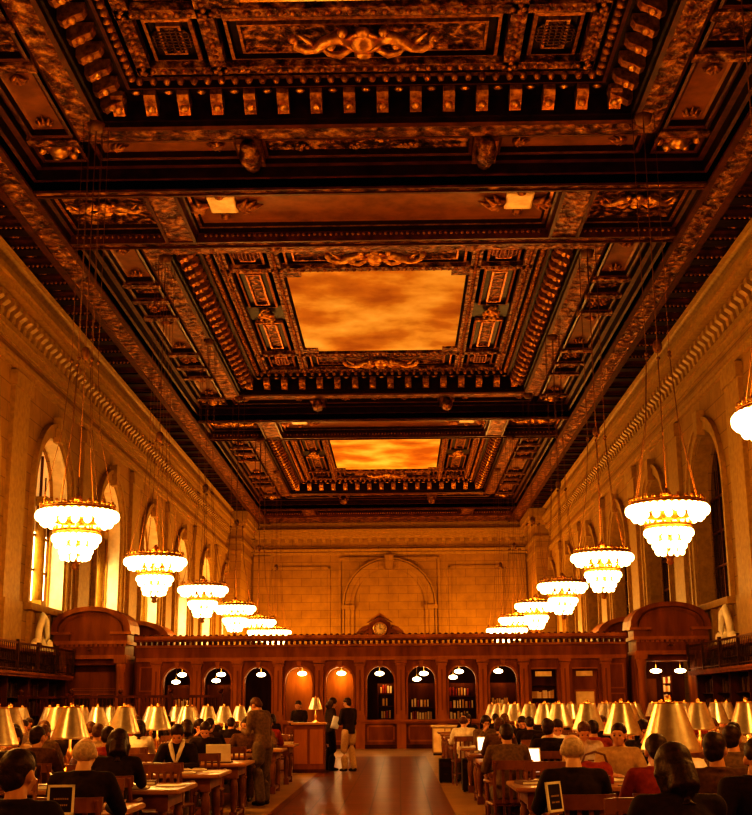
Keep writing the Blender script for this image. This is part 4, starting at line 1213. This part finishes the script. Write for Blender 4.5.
def figure(pose, lean=.14, look=(0, .35), armL='table', armR='table', skin='skin', top='cloth_black', low='cloth_denim', hair='short', hairm='hair_dark', collar=False, stride=.0, vox=.011, turn=0):
    r = empty('person')
    if pose == 'sit':
        pel = Vector((0, 0, .56)); nb = Vector((0, lean, 1.05)); 
        hips = [(s * .095, .02, .54) for s in (-1, 1)]; knees = [(s * .13, .44, .54) for s in (-1, 1)]; ank = [(s * .13, .40 - .05 * s, .09) for s in (-1, 1)]
    else:
        pel = Vector((0, 0, .92)); nb = Vector((0, lean, 1.43))
        hips = [(s * .095, 0, .89) for s in (-1, 1)]; knees = [(s * .1, .04 + s * stride * .5, .49) for s in (-1, 1)]; ank = [(s * .11, -.02 + s * stride, .08) for s in (-1, 1)]
    th = nb.z - pel.z
    def sp(t): # spine point, t 0..1
        return Vector((0, pel.y + (nb.y - pel.y) * (max(0, t) ** 1.3), pel.z + th * t))
    headc = nb + Vector((0, .05 + .05 * lean, .135 - .1 * max(0, look[1] - .3)))
    sh = [Vector((s * .175, nb.y - .005, nb.z - .045)) for s in (-1, 1)]
    def armpts(i, mode):
        s = (-1, 1)[i]; S = sh[i]
        if mode == 'table': E_ = Vector((s * .25, nb.y + .12, .80 if pose == 'sit' else S.z - .27)); W_ = Vector((s * .12, nb.y + .36, .805 if pose == 'sit' else S.z - .3))
        elif mode == 'chin': E_ = Vector((s * .2, nb.y + .22, .82)); W_ = Vector((s * .06, nb.y + .17, nb.z - .03))
        elif mode == 'down': E_ = Vector((s * .23, S.y - .02, S.z - .29)); W_ = Vector((s * .22, S.y + .06, S.z - .54))
        elif mode == 'hold': E_ = Vector((s * .22, S.y + .03, S.z - .28)); W_ = Vector((s * .09, S.y + .27, S.z - .24))
        elif mode == 'fold': E_ = Vector((s * .24, S.y + .04, S.z - .27)); W_ = Vector((-s * .05, S.y + .2, S.z - .22))
        return S, E_, W_
    arms = [armpts(0, armL), armpts(1, armR)]
    # body : one continuous surface
    b = MB()
    Wt = [(.0, .145, .105), (.12, .145, .1), (.35, .125, .09), (.6, .15, .105), (.82, .165, .105), (.95, .13, .08), (1.0, .07, .06)]
    loft(b, [(sp(t).x, sp(t).y, sp(t).z, a, c) for t, a, c in [(-.1, .12, .1)] + Wt])
    limb(b, [sp(.95), nb + Vector((0, .015, .06)), headc + Vector((0, -.02, -.05))], [.065, .055, .052])
    for i in (0, 1):
        limb(b, [hips[i], ((Vector(hips[i]) + Vector(knees[i])) / 2), knees[i], (Vector(knees[i]) * .6 + Vector(ank[i]) * .4), ank[i]], [.085, .075, .055, .055, .035])
        a = Vector(ank[i]); limb(b, [a + Vector((0, -.03, -.04)), a + Vector((0, .08, -.045)), a + Vector((0, .15, -.055))], [.035, .033, .022])
        S, E_, W_ = arms[i]; limb(b, [S, (S + E_) / 2, E_, (E_ * .6 + W_ * .4), W_], [.055, .047, .038, .037, .026])
        d = (W_ - E_).normalized(); side = Vector((0, 0, 1)).cross(d)
        if side.length < .3: side = Vector((0, 1, 0)).cross(d)
        side.normalize(); s = (-1, 1)[i]; up = d.cross(side)
        palm = W_ + d * .05
        limb(b, [W_ + d * .02 - side * .015, palm + d * .035 - side * .02], [.022, .018]); limb(b, [W_ + d * .02 + side * .015, palm + d * .035 + side * .02], [.022, .018])
        for f_, (off, ln) in enumerate(((-.033, .055), (-.011, .072), (.011, .075), (.033, .066))):
            p0 = palm + d * .035 + side * off; limb(b, [p0, p0 + d * ln * .6 + side * off * .15 - up * .006, p0 + d * ln + side * off * .2 - up * .02], [.0105, .0095, .008])
        tside = side * (s if side.x * s < 0 else -s); tside = side if (side.x * -s) > 0 else -side
        limb(b, [W_ + d * .02 + tside * .015, W_ + d * .055 + tside * .045, W_ + d * .085 + tside * .05 - up * .01], [.014, .011, .009])
    H = Matrix.Translation(headc) @ Matrix.Rotation(look[0], 4, 'Z') @ Matrix.Rotation(-look[1], 4, 'X')
    b.T = H
    b.ball((0, -.012, .03), .088, 16, 10, (.86, 1.08, 1.0)); b.ball((0, .022, -.035), .064, 14, 9, (.88, 1, 1.1)); b.ball((0, .045, -.075), .03, 10, 7, (1.1, .9, .9))
    b.tube([(0, .078, .025), (0, .1, -.012), (0, .085, -.022)], [.009, .015, .012], 8); b.ball((0, .06, .04), .04, 10, 7, (1.4, .8, .5))
    for s in (-1, 1): b.ball((s * .08, -.005, .0), .026, 8, 6, (.45, .9, 1.3)); b.ball((s * .038, .055, -.02), .026, 8, 6)
    b.ball((0, .078, -.048), .016, 8, 5, (1.6, .7, .7))
    b.T = None
    fused(b, 'body', skin, r, vox)
    e = MB().mat('hair_dark'); e.T = H
    for s in (-1, 1): e.ball((s * .031, .077, .012), .0095, 8, 6)
    e.build('eyes', None, r)
    # hair
    h = MB(); h.T = H
    if hair == 'short':
        h.ball((0, -.022, .05), .094, 16, 10, (.9, 1.06, .95)); h.ball((0, -.055, .0), .075, 12, 8, (1.0, .8, 1.1))
    elif hair == 'long':
        h.ball((0, -.022, .05), .1, 16, 10, (.95, 1.06, .95)); h.ball((0, -.06, -.02), .085, 12, 8, (1.1, .75, 1.4)); 
        for s in (-1, 1): h.tube([(s * .075, -.02, .06), (s * .092, -.02, -.02), (s * .08, -.02, -.13)], [.03, .03, .02], 8)
        h.tube([(0, -.07, 0), (0, -.09, -.12), (0, -.09, -.2)], [.08, .085, .05], 10)
    elif hair == 'bun':
        h.ball((0, -.022, .05), .097, 16, 10, (.92, 1.06, .95)); h.ball((0, -.13, .05), .045, 10, 7); h.ball((0, -.05, .0), .077, 12, 8, (1.05, .85, 1.1))
    elif hair == 'thin':
        h.ball((0, -.045, .02), .086, 16, 10, (.98, .85, .92)); 
        for s in (-1, 1): h.ball((s * .07, -.03, .01), .035, 8, 6, (.6, 1, 1.2))
    fused(h, 'hair', hairm, r, .012, 1)
    # jacket / shirt
    c = MB()
    loft(c, [(sp(t).x, sp(t).y, sp(t).z, a + .022, q + .024) for t, a, q in [(-.12, .15, .11)] + Wt[:-1]] + [(sp(.99).x, sp(.99).y, sp(.99).z, .085, .075)])
    for i in (0, 1):
        S, E_, W_ = arms[i]; limb(c, [S, (S + E_) / 2, E_, (E_ * .6 + W_ * .4), E_ * .08 + W_ * .92], [.072, .066, .055, .05, .042])
        limb(c, [S, sp(.9)], [.072, .08])
    c.torus((sp(1).x, sp(1).y + .005, sp(1).z + .015), .068, .022, 16, 8)
    fused(c, 'shirt', top, r, .015)
    if collar:
        v = MB().mat('cloth_white'); y_ = nb.y
        for s in (-1, 1): v.tube([(s * .07, y_ - .02, nb.z + .06), (s * .075, y_ + .075, nb.z + .01), (s * .035, y_ + .125, nb.z - .12), (0, y_ + .11, nb.z - .24)], [.018, .03, .028, .008], 8)
        v.build('collar', None, r)
    p = MB()
    loft(p, [(sp(t).x, sp(t).y, sp(t).z, a + .016, q + .018) for t, a, q in ((-.12, .13, .1), (0, .145, .105), (.12, .145, .1))])
    for i in (0, 1):
        limb(p, [hips[i], ((Vector(hips[i]) + Vector(knees[i])) / 2), knees[i], (Vector(knees[i]) * .5 + Vector(ank[i]) * .5), Vector(ank[i]) + Vector((0, 0, .02))], [.11, .1, .086, .085, .075])
    fused(p, 'trousers', low, r, .016)
    for i in (0, 1):
        a = Vector(ank[i]); q = MB(); limb(q, [a + Vector((0, -.035, -.035)), a + Vector((0, .07, -.04)), a + Vector((0, .16, -.05))], [.042, .042, .03])
        fused(q, 'shoe', 'black', r, .012, 1)
    reg(r)
    r.location = (0, 0, -50)
    return r
DN = .45
P = {
 'read': figure('sit', .16, (0, .5)),
 'chin': figure('sit', .2, (.2, .35), armR='chin', hair='long', hairm='hair_dark'),
 'up': figure('sit', .02, (-.4, .05), hair='short', vox=.012),
 'woman': figure('sit', .17, (.1, .5), hair='bun', collar=True, vox=.010),
 'grey': figure('sit', .1, (0, .2), hair='thin', hairm='hair_grey', skin='skin_pale', top='cloth_black'),
 'stand_lean': figure('stand', .10, (0, .75), armL='hold', armR='down', top='cloth_grey', low='cloth_denim', hairm='hair_brown', stride=.05, vox=.009),
 'stand_up': figure('stand', .02, (.3, .25), armL='fold', armR='hold', top='cloth_black', low='cloth_tan', stride=-.04, vox=.010),
 'stand_woman': figure('stand', .03, (-.2, .3), armL='hold', armR='hold', top='cloth_black', low='cloth_black', hair='long', stride=.02, vox=.010),
}
used = set()
def put(key, x, y, rz, label, swap=None, z=0, sc=1):
    if key in used or swap: o = copy_tree(P[key], None, swap)
    else: o = P[key]; used.add(key)
    o.location = (x, y, z); o.rotation_euler.z = rz; o.scale = (sc, sc, sc)
    tag(o, label, 'person'); return o
def px(x, y): return (x - 399.5) / 1250 * (y * .9728 + .1)
# chairs for the named people are moved to them
seat_used = set()
def seat(key, s, k, near, j, label, swap=None, x=None, sc=1):
    seat_used.add((s, k, near, j))
    cx, cy = chairs[(s, k, near, j)]
    if x is not None:
        for o in COL.objects:
            if o.name.startswith('reading_chair') and abs(o.location.x - cx) < .01 and abs(o.location.y - cy) < .01: o.location.x = x
        chairs[(s, k, near, j)] = (x, cy); cx = x
    y = ROWS[k] - .34 if near else ROWS[k] + TD + .34
    return put(key, cx, y, 0 if near else PI, label, swap, sc=sc)
A, B_ = 0, 0
seat('grey', -1, 1, 1, 0, 'grey-haired person in dark jacket seen from behind, by the left framed sign', None, x=px(86, 9.2))
seat('woman', -1, 3, 0, 0, 'dark-haired woman in black jacket with white collar reading, facing us, on the left', None, x=px(182, 16.4))
seat('read', -1, 4, 0, 0, 'person in dark clothes bent over behind the pale laptop on the left', None, x=-2.85)
seat('chin', -1, 2, 1, 1, 'long-haired person in black at the third left table, hand at chin', {'cloth_denim': 'cloth_black'}, x=px(116, 11.9))
seat('up', -1, 3, 1, 2, 'person in dark jacket left of the front lamps, head turned', {'cloth_black': 'cloth_brown'}, x=px(40, 14.6))
seat('grey', 1, 1, 1, 0, 'white-haired balding man in a dark jacket seen from behind on the right', {'cloth_denim': 'cloth_black'}, x=px(570, 9.2))
seat('read', 1, 3, 1, 0, 'man with dark hair and tan grey shirt seen from behind beside the right aisle', {'cloth_black': 'cloth_grey'}, x=px(506, 14.6))
seat('up', 1, 4, 1, 0, 'person in black seen from behind, head turned, near the right aisle', {'cloth_denim': 'cloth_black'}, x=px(547, 17.3))
seat('read', 1, 4, 1, 2, 'dark-haired person behind the lamp right of the white-haired man', {'cloth_black': 'cloth_red'}, x=px(592, 17.3))
seat('chin', 1, 3, 0, 2, 'dark-haired person in black facing us between two lamps on the right', {'cloth_denim': 'cloth_black'}, x=px(636, 16.4))
seat('up', 1, 1, 1, 1, 'seated person in dark top at the right of the front row', {'cloth_black': 'cloth_brown'}, x=px(708, 9.2))
seat('read', 1, 1, 1, 2, 'seated reader in dark red sleeves under the largest right lamp', {'cloth_black': 'cloth_red'}, x=px(655, 9.2))
seat('read', 1, 0, 0, 2, 'person in black at the right edge, head bowed toward us', {'cloth_denim': 'cloth_black'}, x=px(738, 8.3))
seat('grey', 1, 7, 1, 0, 'person in a white shirt near the far end of the right aisle', {'cloth_black': 'cloth_white', 'hair_grey': 'hair_brown'}, x=px(463, 25.4))
seat('chin', 1, 6, 0, 0, 'black-haired woman with pale blouse near the right aisle, facing us', {'cloth_black': 'cloth_grey'}, x=px(484, 24.5))
# front silhouettes
def near_person(key, x, y, rz, label, swap=None, lab2=None):
    o = copy_tree(cp); o.location = (x, y - (.04 if rz == 0 else -.04), 0); o.rotation_euler.z = rz
    tag(o, lab2, 'chair', 'wooden armchairs drawn up to the tables'); return put(key, x, y, rz, label, swap)
near_person('up', px(22, 6.4), 6.42, 0, 'dark silhouette of a person at the bottom left corner', {'cloth_denim': 'cloth_black'}, 'dark armchair under the silhouette at the bottom left')
near_person('chin', px(676, 6.4), 6.42, 0, 'dark silhouette of a long-haired person before the largest lamp on the right', {'cloth_denim': 'cloth_black'}, 'dark armchair under the long-haired silhouette at the bottom right')
# standing people
put('stand_lean', px(264, 20.6), 20.6, .95, 'man in grey shirt and dark trousers standing at the left table end looking down')
put('stand_up', px(349, 30.8), 30.8, .75, 'man in black jacket and tan trousers standing by the high desk')
put('stand_woman', px(300, 32.6), 32.6, PI, 'person in brown behind the high desk, mostly hidden by it', {'cloth_black': 'cloth_brown'}) if False else None
put('stand_woman', px(330, 31.2), 31.2, -1.2, 'woman in black standing by the high desk holding white papers')
put('stand_up', px(300, 32.4), 32.4, 2.6, 'person in dark top behind the high desk, mostly hidden by it', {'cloth_tan': 'cloth_black'}, sc=.97)
# the rest of the readers
gone = []
locs = [(o, o.location.x, o.location.y) for o in COL.objects if o.name.startswith('reading_chair')]
named = {chairs[k_] for k_ in seat_used}
for o, x, y in locs:
    if any(abs(x - a) < 1e-4 and abs(y - b) < 1e-4 for a, b in named): continue
    if any(abs(x - a) < .62 and abs(y - b) < .3 for a, b in named) or (x, y) == (-2.6, 0): gone.append((o, x, y))
def drop(o):
    for c in [c for c in bpy.data.objects if c.parent == o]: drop(c)
    bpy.data.objects.remove(o)
for o, x, y in gone:
    for key in [k_ for k_, v in chairs.items() if abs(v[0] - x) < 1e-4 and abs(v[1] - y) < 1e-4]: chairs.pop(key)
    if o is not cp: drop(o)
rnd = random.Random(11)
tops = ['cloth_black', 'cloth_brown', 'cloth_grey', 'cloth_black', 'cloth_red', 'cloth_white', 'cloth_tan']
wn = {'cloth_black': 'black', 'cloth_brown': 'brown', 'cloth_grey': 'grey', 'cloth_red': 'dark red', 'cloth_white': 'white', 'cloth_tan': 'tan'}
pn = 0
blocked = {(-1, 5, 1, 0), (-1, 4, 1, 0), (-1, 4, 1, 1), (1, 2, 1, 0), (1, 2, 0, 0), (-1, 1, 0, 0), (-1, 1, 0, 1)}
for key, (cx, cy) in sorted(chairs.items()):
    s, k, near, j = key
    if key in seat_used or key in blocked: continue
    if rnd.random() > (.34 if k > 2 else .2): continue
    q = rnd.choice(['read', 'read', 'read', 'up', 'chin'])
    t = rnd.choice(tops); t2 = rnd.choice(['cloth_black', 'cloth_denim', 'cloth_brown'])
    put(q, cx, ROWS[k] - .34 if near else ROWS[k] + TD + .34, 0 if near else PI,
        'seated reader in %s, %s of %s %s table, %s from the aisle' % (wn[t], 'front' if near else 'back', ORD[k], SIDE[s], ORD[j]),
        {'cloth_black': t, 'cloth_denim': t2, 'hair_dark': rnd.choice(['hair_dark', 'hair_brown', 'hair_dark'])}); pn += 1
for k_, v in P.items():
    if k_ not in used:
        def rm(o):
            for c in KIDS.get(o.name, []): rm(c)
            bpy.data.objects.remove(o)
        rm(v)

# ------------------------------------------------------------------ things on the tables
def make_laptop(lid='paper', screen='ceilinglamp'):
    r = empty('laptop')   # screen faces -Y (the user sits at -Y)
    b = MB().mat('cloth_grey'); b.bbox(-.17, .17, -.12, .12, 0, .02, .004); b.build('keyboard_base', None, r)
    k = MB().mat('black')
    for i in range(12):
        for j in range(4): k.box(-.15 + i * .025, -.13 + i * .025, -.02 + j * .028, .002 + j * .028, .02, .024)
    k.build('keys', None, r)
    l = MB().mat(lid); l.T = Matrix.Translation((0, .125, .02)) @ Matrix.Rotation(-.25, 4, 'X'); l.bbox(-.17, .17, -.006, .006, 0, .24, .004); l.build('lid', None, r)
    s = MB().mat(screen); s.T = Matrix.Translation((0, .125, .02)) @ Matrix.Rotation(-.25, 4, 'X'); s.box(-.155, .155, -.009, -.0065, .015, .225); s.build('screen', None, r)
    reg(r); return r
M['screen'] = emit('screen', (1, .9, .68), 1.3)
lt = make_laptop('paper', 'screen')
ltn = [0]
def laptop(x, y, rz, label, swap=None):
    o = lt if ltn[0] == 0 else copy_tree(lt, None, swap); ltn[0] += 1
    o.location = (x, y, TH); o.rotation_euler.z = rz; tag(o, label, 'laptop')
laptop(px(221, 17.9), 17.95, PI, 'open laptop with pale cream lid facing us near the left table end')
laptop(px(556, 11), 9.95, -.1, 'laptop with bright white screen in front of the white-haired man')
laptop(px(491, 20.0), 20.7, .15, 'laptop with glowing screen near the right aisle')
laptop(px(528, 14.9), 15.3, 0, 'laptop with lit screen before the man in black on the right', None)
def book_open(x, y, rz, label, sc=1):
    b = MB(); b.T = Matrix.Scale(sc, 4)
    b.mat('book_brown'); b.box(-.2, .2, -.14, .14, 0, .006)
    b.mat('paper')
    for s in (-1, 1):
        pts = [(0, .012), (s * .05, .032), (s * .12, .03), (s * .19, .012), (s * .19, .006), (0, .006)]
        b.prism(pts, -.13, .13, 'y')
    b.mat('cloth_grey')
    for s in (-1, 1):
        for i in range(7): b.box(s * .04, s * .15, -.1 + i * .03, -.095 + i * .03, .031, .0335)
    o = b.build('open_book'); o.location = (x, y, TH); o.rotation_euler.z = rz; tag(o, label, 'book', 'open books and papers on the tables'); return o
def sheet(x, y, rz, label):
    b = MB().mat('paper'); n = random.randint(2, 4)
    for i in range(n):
        a = random.uniform(-.15, .15); b.T = Matrix.Rotation(a, 4, 'Z'); b.box(-.105, .105, -.148, .148, .001 + i * .0025, .0025 + i * .0025)
    o = b.build('paper_sheets'); o.location = (x, y, TH); o.rotation_euler.z = rz; tag(o, label, 'paper', 'open books and papers on the tables'); return o
def stack(x, y, rz, label):
    b = MB(); z = 0
    for i in range(random.randint(1, 2)):
        pass
    b.mat(random.choice(['book_brown', 'book_red', 'book_tan'])); h = random.uniform(.03, .06)
    b.box(-.1, .1, -.14, .14, 0, .005); b.box(-.1, .1, -.14, .14, h - .005, h); b.box(-.1, -.095, -.14, .14, 0, h)
    b.mat('paper'); b.box(-.094, .092, -.135, .135, .005, h - .005)
    o = b.build('closed_book'); o.location = (x, y, TH); o.rotation_euler.z = rz; tag(o, label, 'book', 'closed books lying on the tables'); return o
r2 = random.Random(5)
place = {0: 'front half', 1: 'back half'}
lapspots = [(-2.53, 17.95), (1.25, 9.95), (1.45, 20.7), (1.5, 15.3)]
for k in range(0, 11):
    for s in (-1, 1):
        n = 7 if k < 6 else 5
        if (s, k) not in tables: continue
        e = tables[(s, k)].location.x + (6.85 if s < 0 else 0)
        for j in range(n):
            xb = SEATX[s][j]
            if (s < 0 and xb > e - .25): continue
            for half in (0, 1):
                y = ROWS[k] + (.24 if half == 0 else TD - .24)
                if any(abs(xb - a) < .45 and abs(y - b) < .4 for a, b in lapspots): continue
                if k == 1 and j == 0 and half == 0: continue
                q = r2.random(); rz = r2.uniform(-.4, .4) + (PI if half else 0); x = xb + r2.uniform(-.06, .06)
                where = 'on the %s of the %s %s table, %s from aisle' % (place[half], ORD[k], SIDE[s], ORD[j])
                if q < .42: book_open(x, y, rz, 'open book ' + where)
                elif q < .8: sheet(x, y, rz, 'white papers ' + where)
                elif q < .95: stack(x, y, rz, 'closed book ' + where)

for k in range(1, 9):
    for s in (-1, 1):
        e = tables[(s, k)].location.x + (6.85 if s < 0 else 0)
        x = e + s * .17
        if (s, k) in ((-1, 4),): continue
        (sheet if (k + s) % 3 else stack)(x, ROWS[k] + .58, .2 * s * (k % 3 - 1), 'papers or book at the aisle end of the %s %s table' % (ORD[k], SIDE[s]))
def bag(x, y, z, rz, label, mt='black'):
    r = empty('shoulder_bag', (x, y, z), rz); tag(r, label, 'bag')
    b = MB(); b.ball((0, 0, .1), .13, 14, 8, (1.5, .8, .8)); b.ball((-.08, 0, .13), .1, 12, 8, (1, .8, .9)); b.ball((.1, .01, .12), .09, 12, 8)
    b.box(-.17, .17, -.08, .08, .0, .06)
    fused(b, 'bag_body', mt, r, .014)
    t = MB().mat('book_brown'); t.tube([(-.15, 0, .14), (-.1, -.02, .27), (0, -.03, .3), (.1, -.02, .27), (.15, 0, .14)], .012, 6); t.build('strap', None, r)
    f = MB().mat('brass'); f.box(-.02, .02, -.125, -.11, .08, .11); f.build('buckle', None, r)
bag(-2.95, ROWS[2] + .5, TH, .3, 'black bag lying on the third left table behind the grey-haired reader')
bag(-3.75, ROWS[3] + .4, TH, -.4, 'brown bag on the fourth left table, further from the aisle', 'cloth_brown')
bag(1.9, ROWS[2] + .55, TH, .2, 'dark red bag on the third right table near the aisle', 'cloth_red')

# framed signs at the near table ends
def framed_sign(x, y, rz, label):
    r = empty('framed_sign', (x, y, TH), rz)
    LIFT = .14; tag(r, label, 'sign', 'framed table signs')
    w, h = .078, .18
    f = MB().mat('paper'); f.T = Matrix.Translation((0, 0, LIFT)) @ Matrix.Rotation(-.12, 4, 'X')
    f.box(-w, w, -.006, .006, 0.01, .025); f.box(-w, w, -.006, .006, h - .015, h); f.box(-w, -w + .014, -.006, .006, .01, h); f.box(w - .014, w, -.006, .006, .01, h); f.build('frame', None, r)
    p = MB().mat('black'); p.T = Matrix.Translation((0, 0, LIFT)) @ Matrix.Rotation(-.12, 4, 'X'); p.box(-w + .013, w - .013, -.004, .004, .02, h - .01); p.build('panel', None, r)
    t = MB().mat('cloth_tan'); t.T = Matrix.Translation((0, 0, LIFT)) @ Matrix.Rotation(-.12, 4, 'X')
    # two short illegible lines, as in the photograph
    for z, a, b in ((.095, -.04, .04), (.06, -.04, -.01), (.06, 0, .035)):
        xx = a
        while xx < b: t.box(xx, xx + .007, -.0055, -.0042, z, z + .01); xx += .011
    t.build('lettering', None, r)
    s = MB().mat('brass'); s.lathe([(.06, 0), (.06, .01), (.012, .02), (.012, LIFT + .01)], n=16); s.box(-.05, .05, -.012, .012, LIFT - .002, LIFT + .012); s.build('stand', None, r)
framed_sign(px(68, 7.6), 7.6, .1, 'small dark sign in a white frame on the front left table')
framed_sign(px(550, 7.6), 7.6, .9, 'small dark sign in a white frame turned sideways on the front right table')

# high desk by the aisle with its lamp
def high_desk():
    r = empty('high_desk', (-2.13, 30.2, 0)); r.scale.x = .8; tag(r, 'high dark wooden desk left of the aisle where two people stand', 'desk')
    b = MB().mat('wood'); b.box(-.46, .46, -.02, .6, .08, 1.08); b.build('cabinet', None, r)
    t = MB().mat('table_wood'); t.bbox(-.52, .52, -.08, .66, 1.08, 1.13, .01); t.build('desktop', None, r)
    p = MB().mat('wood_dark'); p.box(-.47, .47, -.03, .61, 0, .08); p.build('plinth', None, r)
    f = MB().mat('wood_light')
    for s in (-1, 1): f.box(s * .23 - .19, s * .23 + .19, -.035, -.02, .2, .98)
    f.build('front_panel', None, r)
    l = copy_tree(lp); l.location = (-2.0, 30.55, 1.13); l.scale = (.75, .75, .75); tag(l, 'bronze-shaded reading lamp standing on the high desk', 'lamp', 'reading lamps on the tables')
    for i, (dx, dy) in enumerate(((-.2, .15), (.1, .1))):
        o = sheet(-2.2 + dx, 30.2 + dy, .2 * i, ('loose white papers at the left of the high desk', 'loose white papers in the middle of the high desk')[i]); o.location.z = 1.13
high_desk()
w_ = MB().mat('paper'); w_.T = None
w_.box(-.1, .1, -.008, .008, -.15, .15); w_.box(-.09, .1, -.016, -.009, -.14, .12)
o = w_.build('paper_sheets'); o.location = (px(337, 31.1) - .02, 30.95, 1.12); o.rotation_euler = (.3, .2, .4); tag(o, 'white papers held up by the woman at the high desk', 'paper')

# black upright cases standing at the table ends on the right
def case(x, y, h, label):
    r = empty('computer_case', (x, y, 0)); tag(r, label, 'computer', 'black cases beside the right tables')
    b = MB().mat('black'); b.bbox(-.13, .13, -.24, .24, .02, h, .012); b.build('housing', None, r)
    f = MB().mat('bronze'); f.box(-.11, .11, -.25, -.238, h - .16, h - .06); f.box(-.03, .03, -.25, -.238, .15, .18); f.build('front_bezel', None, r)
    g = MB().mat('black')
    for a in (-.1, .1):
        for c in (-.2, .2): g.box(a - .02, a + .02, c - .02, c + .02, 0, .02)
    g.build('foot', None, r)
case(px(444, 26.3), 26.3, .46, 'black upright case farther along the right aisle edge')
case(px(468, 23.3), 23.6, .56, 'black upright case nearer us beside the right aisle')
# pale cabinet at the far end of the aisle
r = empty('low_cabinet', (px(444, 40.2), 40.3, 0)); tag(r, 'low cream cabinet at the far right end of the aisle', 'cabinet')
b = MB().mat('cloth_tan'); b.box(-.38, .38, -.25, .25, .06, .84); b.build('carcass', None, r)
b = MB().mat('plaque'); b.bbox(-.42, .42, -.29, .29, .84, .9, .01); b.build('cabinet_top', None, r)
for s in (-1, 1):
    b = MB().mat('plaque'); b.box(s * .19 - .17, s * .19 + .17, -.265, -.25, .1, .8); d = b.build('door', None, r)
    b = MB().mat('brass'); b.ball((s * .04, -.28, .5), .02, 8, 6); b.build('knob', None, d)
b = MB().mat('black'); b.box(-.36, .36, -.22, .22, 0, .06); b.build('plinth', None, r)
#END3
# ------------------------------------------------------------------ world and view
w = bpy.data.worlds.new('World'); bpy.context.scene.world = w; w.use_nodes = True
w.node_tree.nodes['Background'].inputs[0].default_value = (1, .45, .12, 1)
w.node_tree.nodes['Background'].inputs[1].default_value = .02
sc = bpy.context.scene
sc.view_settings.view_transform = 'Standard'
try: sc.view_settings.look = 'High Contrast'
except Exception: pass
sc.view_settings.exposure = 0.0
